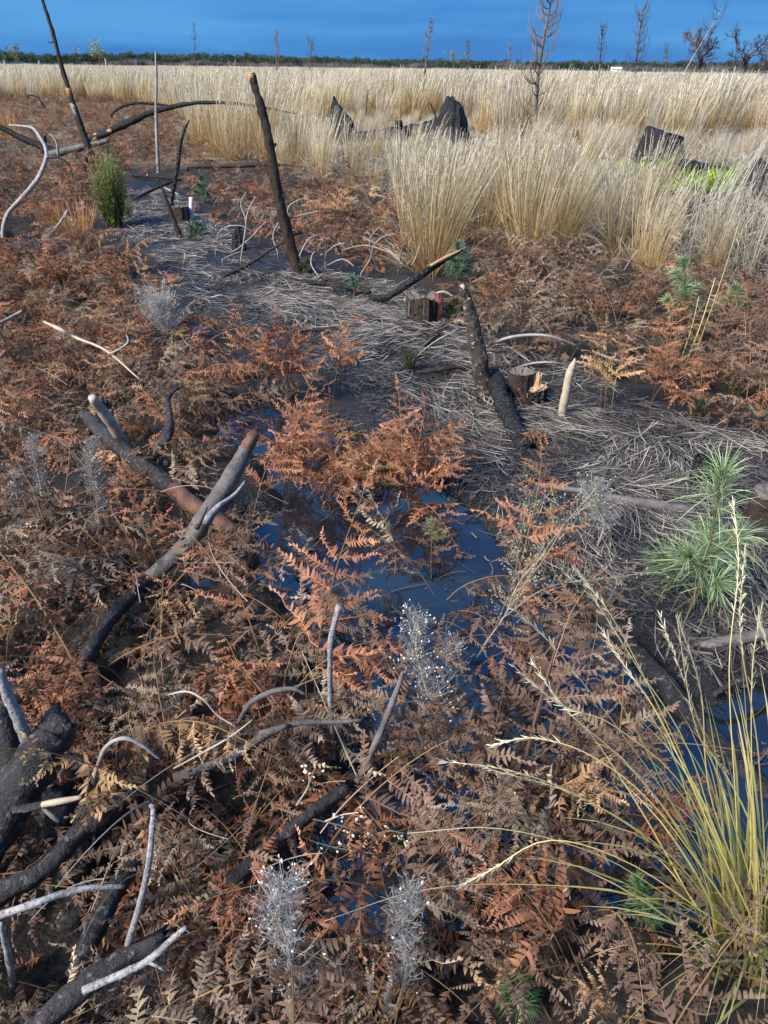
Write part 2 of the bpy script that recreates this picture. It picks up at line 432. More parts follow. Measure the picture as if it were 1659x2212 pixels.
BARKRED = woodmat('reddish_bark', (0.085, 0.042, 0.027), (0.20, 0.10, 0.062), (0.05, 0.04, 0.038), rough=0.6, bump=0.6, scale=14, spot=0.60)
SILVER = woodmat('silver_twig', (0.21, 0.195, 0.175), (0.37, 0.35, 0.32), (0.16, 0.14, 0.13), rough=0.6, bump=0.3, scale=30, spot=0.66)
LICHEN = woodmat('lichen_twig', (0.20, 0.19, 0.185), (0.46, 0.45, 0.44), (0.11, 0.10, 0.098), rough=0.7, bump=0.6, scale=38, spot=0.55)
PALEWOOD = woodmat('bare_pale_wood', (0.34, 0.265, 0.19), (0.48, 0.40, 0.31), (0.26, 0.18, 0.12), rough=0.6, bump=0.2, scale=22, spot=0.66)
RAWWOOD = woodmat('raw_orange_wood', (0.34, 0.19, 0.085), (0.46, 0.30, 0.16), rough=0.6, bump=0.3, scale=30)
REDWOOD = woodmat('red_brown_wood', (0.12, 0.035, 0.025), (0.20, 0.07, 0.05), (0.45, 0.36, 0.30), rough=0.6, bump=0.4, scale=25, spot=0.66)
LEDGE = woodmat('stump_cut_face', (0.10, 0.085, 0.07), (0.20, 0.17, 0.14), (0.04, 0.035, 0.03), rough=0.8, bump=0.5, scale=30)
WHITEPAINT = woodmat('white_paint', (0.78, 0.78, 0.76), (0.8, 0.8, 0.8), rough=0.5, bump=0.0)
POSTGREY = woodmat('weathered_post', (0.30, 0.28, 0.26), (0.45, 0.43, 0.40), rough=0.8, bump=0.3)
CRUSTPALE = woodmat('pale_fungus_patch', (0.20, 0.18, 0.18), (0.36, 0.33, 0.33), rough=0.8, bump=0.5, scale=40)

# ground: damp black peat near, dull tan thatch out on the moor; wet mud on the track
def ground_mat():
    m, nt, N, L, bs, out = M_('peat_ground')
    tc = nd(N, 'ShaderNodeTexCoord')
    z = nd(N, 'ShaderNodeAttribute', attribute_name='thatch'); md = nd(N, 'ShaderNodeAttribute', attribute_name='mud')
    no = nd(N, 'ShaderNodeTexNoise', inp={'Scale': 9, 'Detail': 8, 'Roughness': 0.7}); L.new(tc.outputs['Object'], no.inputs['Vector'])
    nf = nd(N, 'ShaderNodeTexNoise', inp={'Scale': 70, 'Detail': 4, 'Roughness': 0.6}); L.new(tc.outputs['Object'], nf.inputs['Vector'])
    peat = mixc(N, L, maprange(N, L, no.outputs['Fac'], 0.35, 0.7, 0, 1), (0.009, 0.008, 0.007), (0.028, 0.021, 0.016))
    peat = mixc(N, L, maprange(N, L, nf.outputs['Fac'], 0.5, 0.7, 0, 0.6), peat, (0.075, 0.050, 0.033))
    mud = mixc(N, L, maprange(N, L, no.outputs['Fac'], 0.3, 0.7, 0, 1), (0.008, 0.009, 0.011), (0.022, 0.023, 0.026))
    thatch = mixc(N, L, maprange(N, L, nf.outputs['Fac'], 0.3, 0.7, 0, 1), (0.15, 0.11, 0.06), (0.28, 0.22, 0.13))
    col = mixc(N, L, md.outputs['Fac'], peat, mud)
    col = mixc(N, L, z.outputs['Fac'], col, thatch)
    L.new(col, bs.inputs['Base Color'])
    wet = maprange(N, L, no.outputs['Fac'], 0.40, 0.64, 0.08, 0.42)
    ro = nd(N, 'ShaderNodeMix', data_type='FLOAT'); L.new(md.outputs['Fac'], ro.inputs[0]); ro.inputs[2].default_value = 0.8; L.new(wet, ro.inputs[3])
    L.new(ro.outputs[0], bs.inputs['Roughness'])
    bs.inputs['Specular IOR Level'].default_value = 0.5
    b1 = nd(N, 'ShaderNodeBump', inp={'Strength': 1.0, 'Distance': 0.035})
    sm = nd(N, 'ShaderNodeMath', operation='MULTIPLY_ADD', inp={1: 0.5}); L.new(nf.outputs['Fac'], sm.inputs[0]); L.new(no.outputs['Fac'], sm.inputs[2])
    L.new(sm.outputs[0], b1.inputs['Height']); L.new(b1.outputs[0], bs.inputs['Normal'])
    return m
GROUND = ground_mat()

def water_mat():
    m, nt, N, L, bs, out = M_('peaty_water')
    bs.inputs['Base Color'].default_value = (0.013, 0.014, 0.017, 1)
    bs.inputs['Roughness'].default_value = 0.03
    bs.inputs['IOR'].default_value = 1.72
    bs.inputs['Specular IOR Level'].default_value = 1.0
    tc = nd(N, 'ShaderNodeTexCoord'); no = nd(N, 'ShaderNodeTexNoise', inp={'Scale': 5, 'Detail': 2})
    L.new(tc.outputs['Object'], no.inputs['Vector'])
    b = nd(N, 'ShaderNodeBump', inp={'Strength': 0.06, 'Distance': 0.02}); L.new(no.outputs['Fac'], b.inputs['Height']); L.new(b.outputs[0], bs.inputs['Normal'])
    return m
WATER = water_mat()

# ---------------------------------------------------------------- ground and water
def axis(lo_dense, hi_dense, step, far_lo, far_hi, ratio=1.13):
    a = list(np.arange(lo_dense, hi_dense + 1e-6, step))
    s = step; x = a[-1]
    while x < far_hi: s *= ratio; x += s; a.append(x)
    s = step; x = a[0]; b = []
    while x > far_lo: s *= ratio; x -= s; b.append(x)
    return np.array(b[::-1] + a)

gx = axis(-4.5, 4.5, 0.045, -3500, 3500); gy = axis(0.3, 9.5, 0.045, -300, 5000)
X, Y = np.meshgrid(gx, gy); Z = gz(X.ravel(), Y.ravel()).reshape(X.shape)
gm = MB(); nx = len(gx); ny = len(gy)
idx = np.arange(nx * ny).reshape(ny, nx)
gm.add(np.stack([X, Y, Z], -1).reshape(-1, 3), np.stack([idx[:-1, :-1], idx[:-1, 1:], idx[1:, 1:], idx[1:, :-1]], -1).reshape(-1, 4))
g_me = gm.mesh('ground', GROUND, True)
fx, fy = X.ravel(), Y.ravel()
mud = np.zeros(len(fx)); nearm = (fy < 16) & (fy > 0.2) & (np.abs(fx) < 9)
mm = np.full(nearm.sum(), -9.0)
for p in MUDS: mm = np.maximum(mm, poly_sd(fx[nearm], fy[nearm], p))
mm = np.maximum(mm, np.minimum(poly_sd(fx[nearm], fy[nearm], PATH), 0.02))
mud[nearm] = np.clip((mm + 0.15 + 0.3 * (vnoise(fx[nearm] * 4, fy[nearm] * 4, 21) - 0.5)) / 0.25, 0, 1)
for p in POOLS[:1]:
    mud[nearm] = np.maximum(mud[nearm], np.clip((poly_sd(fx[nearm], fy[nearm], p) + 0.14) / 0.1, 0, 1))
a = g_me.attributes.new('mud', 'FLOAT', 'POINT'); a.data.foreach_set('value', mud.astype(np.float32))
th = np.clip((fy - 11) / 8 + (vnoise(fx * 0.6, fy * 0.6, 33) - 0.5), 0, 1)
a = g_me.attributes.new('thatch', 'FLOAT', 'POINT'); a.data.foreach_set('value', th.astype(np.float32))
tag(link('ground', g_me), kind='structure')

wm = MB()
wm.add([(-7, 0.25, 0), (7, 0.25, 0), (7, 15, 0), (-7, 15, 0)], [(0, 1, 2, 3)])
tag(link('pool_water', wm.mesh('pool_water', WATER)), kind='structure')

# ---------------------------------------------------------------- scattering of what nobody could count
def scatter(name, meshes, pts, rot, scl, idx):
    """one object that instances the given meshes at the points"""
    c = bpy.data.collections.new(name + '_source')
    obs = []
    for me in meshes:
        o = bpy.data.objects.new(me.name, me); c.objects.link(o); obs.append(o)
    order = {o: i for i, o in enumerate(sorted(obs, key=lambda o: o.name))}
    remap = np.array([order[o] for o in obs])
    me = bpy.data.meshes.new(name)
    me.vertices.add(len(pts)); me.vertices.foreach_set('co', np.asarray(pts, np.float32).ravel())
    for nm, typ, arr in (('rot', 'FLOAT_VECTOR', np.asarray(rot, np.float32)), ('scl', 'FLOAT', np.asarray(scl, np.float32)), ('idx', 'INT', remap[np.asarray(idx, int)].astype(np.int32))):
        at = me.attributes.new(nm, typ, 'POINT')
        at.data.foreach_set('vector' if typ == 'FLOAT_VECTOR' else 'value', arr.ravel())
    o = link(name, me)
    ng = bpy.data.node_groups.new(name, 'GeometryNodeTree')
    ng.interface.new_socket('Geometry', in_out='INPUT', socket_type='NodeSocketGeometry')
    ng.interface.new_socket('Geometry', in_out='OUTPUT', socket_type='NodeSocketGeometry')
    N, L = ng.nodes, ng.links
    gi = N.new('NodeGroupInput'); go = N.new('NodeGroupOutput'); ip = N.new('GeometryNodeInstanceOnPoints')
    ci = N.new('GeometryNodeCollectionInfo'); ci.inputs['Collection'].default_value = c
    ci.inputs['Separate Children'].default_value = True; ci.inputs['Reset Children'].default_value = True
    ip.inputs['Pick Instance'].default_value = True
    def na(nm, t):
        n = N.new('GeometryNodeInputNamedAttribute'); n.data_type = t; n.inputs['Name'].default_value = nm
        return n.outputs['Attribute']
    er = N.new('FunctionNodeEulerToRotation')
    L.new(na('rot', 'FLOAT_VECTOR'), er.inputs[0])
    L.new(gi.outputs[0], ip.inputs['Points']); L.new(ci.outputs[0], ip.inputs['Instance'])
    L.new(na('idx', 'INT'), ip.inputs['Instance Index']); L.new(er.outputs[0], ip.inputs['Rotation'])
    L.new(na('scl', 'FLOAT'), ip.inputs['Scale']); L.new(ip.outputs[0], go.inputs[0])
    md = o.modifiers.new('scatter', 'NODES'); md.node_group = ng
    return tag(o, kind='stuff')

def sample_ground(x0, x1, y0, y1, dens, ok):
    n = int((x1 - x0) * (y1 - y0) * dens)
    p = np.stack([RNG.uniform(x0, x1, n), RNG.uniform(y0, y1, n)], -1)
    z = gz(p[:, 0], p[:, 1])
    u, v, d = project(np.stack([p[:, 0], p[:, 1], z], -1))
    k = ok(u, v, p[:, 0], p[:, 1], z)
    return np.stack([p[:, 0], p[:, 1], z], -1)[k]

def any_poly(u, v, polys):
    r = np.zeros(np.shape(u), bool)
    for p in polys: r |= in_poly(u, v, p)
    return r

# ---------------------------------------------------------------- far off: treeline, scrub belt, moor grass
def clump_tree(seed, h, w, n, pine):
    rg = np.random.default_rng(seed); mb = MB()
    c = rg.normal(size=(n, 3)); c = c / np.linalg.norm(c, axis=1, keepdims=True) * (rg.random((n, 1)) ** 0.45)
    lob = rg.normal(size=(9, 3)) * [0.6, 0.6, 0.5]
    c = c * 0.55 + lob[rg.integers(0, 9, n)] * 0.7
    p = c * [w * 0.5, w * 0.5, h * 0.27] + [0, 0, h * 0.66]
    d = norm(rg.normal(size=(n, 3)) + [0, 0, 0.5]); s = norm(np.cross(d, rg.normal(size=(n, 3))))
    L_ = (0.10 + 0.10 * rg.random(n)) * w * 0.55
    pts = np.stack([p - d * L_[:, None] * 0.5, p, p + d * L_[:, None] * 0.5], 1)
    ribbons(mb, pts, np.stack([L_ * 0.5, L_ * 0.9, L_ * 0.15], -1), s, t=np.repeat(np.clip((p[:, 2] / h), 0, 1), 3), r=rg.random(n))
    tube(mb, spline([(0, 0, 0), (0.1 * w * (rg.random() - .5), 0, h * 0.4), (0, 0, h * 0.8)], 6), np.linspace(0.02 * h, 0.006 * h, 6), 5, mi=1, cap=False)
    return mb
FARPINE = leafmat('far_pine', [(0, (0.025, 0.04, 0.03)), (1, (0.055, 0.085, 0.045))], transl=0.1, objrand=0.35)
FARTRUNK = leafmat('far_trunk', [(0, (0.06, 0.05, 0.045)), (1, (0.07, 0.06, 0.05))], transl=0)
tree_meshes = [clump_tree(100 + i, 11 + i % 3, 7 + (i % 2) * 2, 230, True).mesh('pine_tree', [FARPINE, FARTRUNK]) for i in range(5)]
n = 4600
ang = RNG.uniform(-0.75, 0.75, n); dist = RNG.uniform(640, 900, n)
pts = np.stack([np.sin(ang) * dist, np.cos(ang) * dist, np.zeros(n) - 0.5], -1)
sc = 0.70 * RNG.uniform(0.75, 1.25, n) * (0.85 + 0.35 * vnoise(ang * 14, ang * 0, 71))
scatter('forest', tree_meshes, pts, np.stack([np.zeros(n), np.zeros(n), RNG.uniform(0, 6.28, n)], -1), sc, RNG.integers(0, 5, n))

def scrub(seed, h, w, n):
    rg = np.random.default_rng(seed); mb = MB()
    b = rg.normal(size=(n, 2)) * w * 0.3; az = rg.uniform(0, 6.28, n); tl = rg.uniform(0, 0.35, n); hh = h * rg.uniform(0.5, 1, n)
    s = np.linspace(0, 1, 4)[None, :, None]
    dr = np.stack([np.cos(az) * tl, np.sin(az) * tl, np.ones(n)], -1)[:, None]
    p = np.concatenate([b, np.zeros((n, 1))], 1)[:, None] + dr * hh[:, None, None] * s + rg.normal(size=(n, 4, 3)) * 0.06 * h * s
    ribbons(mb, p, np.array([0.2, 0.16, 0.1, 0.04]) * 0.9, np.stack([np.ones(n), np.zeros(n), np.zeros(n)], -1), r=rg.random(n))
    return mb
SCRUB = leafmat('scrub_grey', [(0, (0.065, 0.062, 0.060)), (1, (0.115, 0.108, 0.105))], transl=0, rand=0.35, objrand=0.3)
scrub_meshes = [scrub(300 + i, 4.2, 4.5, 70).mesh('scrub', SCRUB) for i in range(4)]
n = 5200
ang = RNG.uniform(-0.75, 0.75, n); dist = RNG.uniform(330, 620, n)
dens = vnoise(ang * 9, ang * 0 + 3, 72)
k = (dens + 0.30 * (np.abs(ang + 0.08) < 0.26)) > 0.55
ang, dist = ang[k], dist[k]; n = len(ang)
pts = np.stack([np.sin(ang) * dist, np.cos(ang) * dist, np.zeros(n)], -1)
scatter('undergrowth', scrub_meshes, pts, np.stack([np.zeros(n), np.zeros(n), RNG.uniform(0, 6.28, n)], -1), RNG.uniform(0.45, 0.85, n) * (.7 + .7 * vnoise(ang * 25, ang * 0, 74)), RNG.integers(0, 4, n))

def tussock(seed, n_stem, n_leaf, h, spread, lean, w, spike=4, seg=5, fan=0.16):
    """a molinia tussock: thin upright seed stems and a skirt of shorter arching blades"""
    rg = np.random.default_rng(seed); mb = MB()
    def blades(n, hh, tilt, curve, w0, top, rr):
        az = rg.uniform(0, 2 * np.pi, n); rad = spread * np.sqrt(rg.random(n))
        b = np.stack([np.cos(az) * rad, np.sin(az) * rad, np.zeros(n)], -1)
        ln = hh * rg.uniform(0.55, 1.0, n); tl = tilt * rg.random(n) ** 0.7; cv = curve * rg.uniform(0.3, 1.2, n)
        az2 = az + rg.normal(size=n) * 0.6
        s = np.linspace(0, 1, seg)[None]
        an = tl[:, None] + cv[:, None] * s ** 1.6
        dl = ln[:, None] / (seg - 1)
        rx = np.cumsum(np.concatenate([np.zeros((n, 1)), np.sin(an[:, 1:]) * dl], 1), 1)
        rz = np.cumsum(np.concatenate([np.zeros((n, 1)), np.cos(an[:, 1:]) * dl], 1), 1)
        p = b[:, None] + np.stack([np.cos(az2)[:, None] * rx, np.sin(az2)[:, None] * rx, rz], -1)
        up_ = np.clip(p[..., 2] / h, 0, 2) ** 1.7
        p[..., 0] += lean * h * up_
        p[..., 1] += 0.15 * lean * h * up_
        fc = rg.uniform(0, np.pi, n) * 0.6 - 0.9
        sd = np.stack([np.cos(fc), np.sin(fc), np.zeros(n)], -1)
        wd = w0 * np.interp(np.linspace(0, 1, seg), [0, 0.4, 0.75, 0.9, 1.0], top)
        ribbons(mb, p, wd[None] * rg.uniform(0.7, 1.3, (n, 1)), sd, t=np.clip(p[..., 2] / h, 0, 1), r=rg.random(n))
        return p
    p = blades(n_stem, h, fan, 0.10, w, [0.9, 0.85, 0.9, 1.3, 0.4], 0)
    if spike:
        tips = p[:, -1]; dirs = norm(p[:, -1] - p[:, -2])
        n = n_stem * spike
        i = np.repeat(np.arange(n_stem), spike); f = rg.uniform(0, 0.24, n) * h
        st = tips[i] - dirs[i] * f[:, None]
        sd = norm(rg.normal(size=(n, 3))); d = norm(dirs[i] + 0.5 * sd)
        ln = rg.uniform(0.02, 0.05, n) * h
        ribbons(mb, np.stack([st, st + d * ln[:, None]], 1), np.array([w * 0.9, w * 0.4]), norm(np.cross(d, sd)), t=np.full((n, 2), 0.95), r=rg.random(n))
    if n_leaf:
        blades(n_leaf, h * 0.55, fan * 3.2, 1.3, w * 1.2, [1, 1, .8, .5, .1], 0)
    return mb

# regions of grass, traced where the tussocks stand (photo coordinates of their feet)
GRASS_PX = [[(-900, 212), (0, 220), (250, 222), (330, 235), (400, 262), (395, 300), (420, 345), (560, 352), (640, 395), (790, 415), (850, 500), (880, 590),
             (960, 590), (1060, 520), (1150, 570), (1300, 560), (1420, 595), (1560, 600), (1700, 640), (2300, 700), (2600, 200), (2300, 120), (-900, 120)]]
BARE_PX = [[(1420, 385), (1640, 395), (1700, 440), (1540, 560), (1430, 540), (1500, 450)],
           [(1340, 345), (1720, 365), (1720, 440), (1440, 425), (1360, 400)],
           [(660, 262), (1040, 262), (1070, 345), (680, 338)],
           [(640, 355), (820, 345), (870, 420), (700, 385)]]
def grass_ok(u, v, x, y, z):
    return any_poly(u, np.minimum(v, 2000), GRASS_PX) & ~any_poly(u, v, BARE_PX) & (z > 0.0)

far_meshes = [tussock(400 + i, 60, 26, 1.25, 0.26, 0.08 + 0.07 * (i % 3), 0.010, 4, 6, 0.25).mesh('moor_grass', [GRASS if i % 4 else GRASS_GREY]) for i in range(8)]
vfar_meshes = [tussock(420 + i, 70, 0, 1.2, 0.9, 0.12, 0.03, 2, 4, 0.14).mesh('moor_grass', [GRASS]) for i in range(5)]
near_meshes = [tussock(440 + i, 105, 60, 1.15 + 0.06 * (i % 3), 0.11, 0.06 + 0.08 * (i % 3), 0.0050, 7, 7, 0.30).mesh('moor_grass', [GRASS]) for i in range(6)]
grey_meshes = [tussock(460 + i, 90, 60, 0.85 + 0.06 * (i % 3), 0.20, 0.16, 0.0046, 6, 6, 0.36).mesh('moor_grass', [GRASS_GREY]) for i in range(5)]

sparse_me = tussock(490, 26, 16, 1.15, 0.22, 0.16, 0.0048, 7, 7, 0.34).mesh('moor_grass', [GRASS_GREY])
def rz_rot(n, tilt=0.08):
    return np.stack([RNG.normal(size=n) * tilt, RNG.normal(size=n) * tilt, RNG.uniform(-0.6, 0.6, n)], -1)

g1 = sample_ground(-30, 34, 20.5, 46, 2.8, lambda u, v, x, y, z: grass_ok(u, v, x, y, z) & (vnoise(x * .8, y * .8, 50) > 0.22) & (np.abs(x) < 0.62 * y + 3))
g2 = sample_ground(-110, 120, 46, 150, 0.95, lambda u, v, x, y, z: grass_ok(u, v, x, y, z) & (np.abs(x) < 0.62 * y + 3))
g3 = sample_ground(-260, 280, 150, 380, 0.16, lambda u, v, x, y, z: (np.abs(x) < 0.62 * y + 3))
allp = np.vstack([g1, g2, g3]); n = len(allp)
ii = np.concatenate([RNG.integers(0, 8, len(g1)), RNG.integers(0, 13, len(g2)), RNG.integers(8, 13, len(g3))])
ss = np.concatenate([RNG.uniform(0.6, 1.18, len(g1)), RNG.uniform(0.8, 1.15, len(g2)), RNG.uniform(0.85, 1.15, len(g3))])
ss *= 0.85 + 0.3 * vnoise(allp[:, 0] * .13, allp[:, 1] * .13, 51)
scatter('moor_grass_field', far_meshes + vfar_meshes, allp, rz_rot(n), ss, ii)

# ---------------------------------------------------------------- landmarks (name for use in labels, pixel)
LM = []
def mark(u, v, text): LM.append((u, v, text))

for _u, _v, _t in ((1152, 300, 'the tallest bare pine'), (1418, 330, 'the white stemmed sapling'), (1520, 405, 'the bright moss'), (925, 590, 'the golden footed tussock'), (1130, 555, 'the orange based tussock'), (1385, 585, 'the tussock by the dark gap'),
                   (470, 340, 'the whitest tussock'), (860, 300, 'the square black stub'), (1640, 590, 'the right edge tussock'), (1140, 1650, 'the reddish dark stalk'), (900, 800, 'the grey green sprig'), (525, 358, 'the level black branch'), (760, 400, 'the tussock right of the post')):
    mark(_u, _v, _t)

def describe(u, v):
    b = min(LM, key=lambda q: math.hypot((u - q[0]) * 1.0, (v - q[1]) * 1.0))
    du, dv = u - b[0], v - b[1]
    if math.hypot(du, dv) < 45: rel = 'right beside'
    elif abs(du) > abs(dv) * 1.1: rel = 'left of' if du < 0 else 'right of'
    else: rel = 'behind' if dv < 0 else 'in front of'
    if rel == 'right beside': rel = 'beside'
    return rel, b[2]

def pair(u, v):
    o = sorted(LM, key=lambda q: math.hypot(u - q[0], v - q[1]))[:2]
    a, b = o
    if (u - a[0]) * (u - b[0]) + (v - a[1]) * (v - b[1]) < 0: return f'between {a[2]} and {b[2]}'
    return f'near {a[2]} and {b[2]}'

USED = set()
def fresh(head, kind, u, v, size=None):
    """a label not used yet where there is one, at most 16 words"""
    rel, what = describe(u, v)
    c = [f'{head} {kind} {rel} {what}', f'{head} {kind} {pair(u, v)}']
    if size: c += [f'{size} {x}' for x in c]
    c = [x for x in c if len(x.split()) <= 16]
    for x in c:
        if x not in USED:
            USED.add(x); return x
    return c[0]

LABELS = {}
def unique(label):
    LABELS[label] = LABELS.get(label, 0) + 1
    return LABELS[label]

# ---------------------------------------------------------------- sticks, logs, poles
def stick(name, label, cat, pts, mat, group=None, sides=9, n=None, rough=0.10, sub=(), jag=0.0, smooth=True, markas=None, tip=None):
    """pts: (u, v, height, width in the photo) along it; sub: side branches as parts [(name, pts, mat)]"""
    def curve(pp, nn):
        w = []
        for u, v, z, wd in pp:
            q = P(u, v, z); w.append((*q, wd * (0.43 if wd > 30 else .46) * depth_of(q) / FOC))
        return spline(w, nn)
    nn = n or max(6, 5 * len(pts))
    c = curve(pts, nn); c[:, 3] = np.maximum(c[:, 3], 0.0012)
    org = c[0, :3].copy()
    kn = 1 + .05 * (vnoise(np.arange(len(c)) * .45, np.zeros(len(c)), RNG.integers(90)) - .5) * 2; c[:, 3] *= kn
    wv = c[:, 3].mean() * .35; c[1:-1, :3] += RNG.normal(size=(len(c) - 2, 3)) * wv * .09
    mb = MB(); tube(mb, c[:, :3], c[:, 3], sides + 4, rough * 1.5, RNG.integers(1000), jag=jag)
    if sub:
        o = link(name, None, org); tag(o, label, cat, group)
        part('shaft', mb, mat, o, org, smooth)
        for nm, pp, m2 in sub:
            k = MB(); cc = curve(pp, max(5, 4 * len(pp))); tube(k, cc[:, :3], np.maximum(cc[:, 3], 0.001), max(5, sides - 2), rough, RNG.integers(1000))
            part(nm, k, m2, o, org, smooth)
    else:
        o = link(name, mb.mesh(name, mat, smooth, org), org); tag(o, label, cat, group)
    if markas:
        u, v = pts[len(pts) // 2][:2]; mark(u, v, markas)
    return o

def upright(name, label, cat, pts, mat, y=None, dy=0.0, group=None, sides=9, rough=0.08, sub=(), jag=0.0, n=None, markas=None, smooth=True):
    """pts: (u, v, width) from the foot up, standing in an upright plane; dy leans it away over its length"""
    b = on_ground(*pts[0][:2]) if y is None else PV(pts[0][0], pts[0][1], y)
    y0 = b[1]
    def curve(pp, nn):
        w = []
        for i, (u, v, wd) in enumerate(pp):
            q = PV(u, v, y0 + dy * i / max(1, len(pp) - 1)); w.append((*q, wd * 0.5 * depth_of(q) / FOC))
        return spline(w, nn)
    c = curve(pts, n or max(8, 5 * len(pts))); c[:, 3] = np.maximum(c[:, 3], 0.001)
    c = np.vstack([c[:1] - [[0, 0, 0.06, 0]], c])
    org = b.copy()
    kn = 1 + .05 * (vnoise(np.arange(len(c)) * .45, np.zeros(len(c)), RNG.integers(90)) - .5) * 2; c[:, 3] *= kn
    wv = c[:, 3].mean() * .35; c[1:-1, :3] += RNG.normal(size=(len(c) - 2, 3)) * wv * .09
    mb = MB(); tube(mb, c[:, :3], c[:, 3], sides + 4, rough * 1.5, RNG.integers(1000), jag=jag)
    if sub:
        o = link(name, None, org); tag(o, label, cat, group)
        part('shaft', mb, mat, o, org, smooth)
        for nm, pp, m2 in sub:
            k = MB(); cc = curve(pp, max(5, 4 * len(pp))); tube(k, cc[:, :3], np.maximum(cc[:, 3], 0.001), max(5, sides - 2), rough, RNG.integers(1000), jag=jag)
            part(nm, k, m2, o, org, smooth)
    else:
        o = link(name, mb.mesh(name, mat, smooth, org), org); tag(o, label, cat, group)
    if markas:
        u, v = pts[0][:2]; mark(u, v, markas)
    return o

# standing burnt poles
upright('burnt_pole', 'tall thin burnt pole leaning at far left, orange and white bare patches on black bark', 'dead tree',
        [(207, 372, 20), (190, 318, 18), (175, 275, 14), (160, 230, 11), (148, 192, 10), (132, 140, 9), (118, 85, 8), (104, 38, 7), (90, -6, 6.5), (78, -60, 6)], CHARBROWN, sides=10, rough=0.14,
        sub=[('bare_patch', [(166, 250, 11), (160, 232, 13.2), (155, 222, 11)], SILVER), ('bare_patch', [(152, 208, 10), (149, 196, 12), (146, 188, 9)], RAWWOOD),
             ('branch_stub', [(118, 90, 3), (108, 92, 2.5), (104, 90, 1.5)], CHARBROWN)], markas='the tall leaning burnt pole')
upright('burnt_pole', 'short black burnt stem forking beside the foot of the tall leaning pole', 'dead tree',
        [(182, 372, 9), (186, 345, 9), (190, 325, 8)], CHAR)
upright('grey_pole', 'thin upright silver grey pole behind the track, tapering to a pale tip', 'dead tree',
        [(342, 372, 7.5), (339, 300, 7), (337, 230, 6), (338, 170, 5.5), (336, 112, 3.5)], SILVER, rough=0.1, markas='the thin silver pole')
upright('charred_post', 'dark charred post leaning left over the white tangled roots, raw orange cut top', 'post',
        [(643, 592, 23), (628, 530, 22), (612, 470, 22), (600, 420, 20), (590, 360, 20), (578, 290, 19), (566, 240, 20), (553, 195, 17), (544, 163, 17)], CHARBROWN, sides=12, rough=0.16,
        sub=[('cut_end', [(545.5, 178, 16), (543.5, 162, 17.5), (542.5, 157, 16)], RAWWOOD), ('branch_stub', [(586, 320, 8), (594, 313, 7), (597, 310, 5)], CHARBROWN),
             ('branch_stub', [(606, 437, 8), (598, 428, 6), (596, 426, 4)], CHARBROWN)], markas='the tall charred leaning post')
upright('burnt_stick', 'crooked black stick standing with a bent tip beside the silver pole', 'stick',
        [(375, 475, 8), (372, 430, 8), (380, 380, 9), (388, 330, 8), (391, 305, 7), (399, 280, 6), (409, 259, 2.5)], CHAR, rough=0.12)
upright('burnt_stick', 'brown charred stick leaning left at the end of the muddy track', 'stick',
        [(392, 515, 9), (377, 480, 10), (362, 440, 8), (350, 405, 5), (340, 385, 4)], CHARBROWN)
upright('pale_stake', 'short bright white peeled stake standing by the small dark stump', 'stake',
        [(413, 478, 10), (413, 452, 10), (413, 427, 9)], WHITEPAINT, rough=0.05, markas='the small white stake')
upright('pale_stake', 'pale pointed peeled stake standing in the straw by the bracken edge', 'stake',
        [(1213, 897, 18), (1219, 865, 19), (1226, 830, 18), (1233, 800, 17), (1239, 786, 12), (1242, 774, 3)], PALEWOOD, rough=0.07, sides=9, markas='the pale pointed stake')
upright('charred_pole', 'leaning burnt pole with peeled blotches and white tip on the straw', 'post',
        [(1048, 855, 36), (1040, 805, 38), (1034, 765, 36), (1026, 725, 34), (1018, 690, 31), (1010, 655, 24), (1003, 630, 18), (999, 618, 14)], CHARPALE, sides=13, rough=0.10, jag=0.01,
        sub=[('cut_end', [(1002, 631, 17), (1000, 622, 15), (998, 617, 9)], PALEWOOD)], markas='the leaning blotched pole')
stick('charred_log', 'black charred log lying on straw at the foot of the blotched pole', 'log',
      [(1070, 812, .12, 34), (1082, 860, .10, 44), (1103, 905, .07, 48), (1120, 940, .06, 48), (1137, 972, .05, 40)], CHAR, sides=13, rough=0.2, jag=0.02, markas='the black charred log', n=26)

# fallen branches by the far end of the track
upright('burnt_branch', 'long black burnt branch arching up over the rusty bracken into pale grass', 'branch',
        [(195, 300, 15), (240, 282, 16), (285, 262, 15), (330, 241, 13), (380, 229, 10), (430, 222, 8), (500, 223, 6), (560, 231, 5), (640, 246, 3)], CHAR, y=15.5, rough=0.16,
        sub=[('raw_break', [(198, 301, 12), (208, 296, 17), (214, 293, 14)], RAWWOOD), ('raw_break', [(234, 285, 15), (240, 282, 17.5), (246, 279, 14)], RAWWOOD)], markas='the arching burnt branch')
upright('burnt_branch', 'shorter thin black branch arching just above the long arching one', 'branch',
        [(241, 246, 4), (262, 231, 6), (290, 223, 6), (330, 224, 5), (370, 229, 3)], CHAR, y=16.2)
upright('burnt_branch', 'black straight branch lying level across the grass behind the leaning post', 'branch',
        [(405, 361, 6), (450, 359, 9), (500, 358, 10), (545, 356, 11), (575, 354, 9), (620, 357, 5), (655, 361, 3)], CHARBROWN, y=13.2)
upright('fallen_trunk', 'grey fallen trunk lying under the foot of the tall leaning pole', 'log',
        [(100, 338, 16), (150, 325, 15), (195, 314, 13), (235, 304, 8)], BARKGREY, y=14.3, rough=0.15)
upright('burnt_branch', 'dark straight branch sloping down at far left edge behind the white curved one', 'branch',
        [(-30, 258, 10), (30, 290, 12), (80, 312, 14), (130, 332, 12)], CHAR, y=14.6, rough=0.15)
upright('burnt_post', 'short black post standing among fallen branches near the left edge', 'post', [(97, 372, 14), (95, 330, 14), (94, 297, 13)], CHAR, y=14.0, jag=0.05)
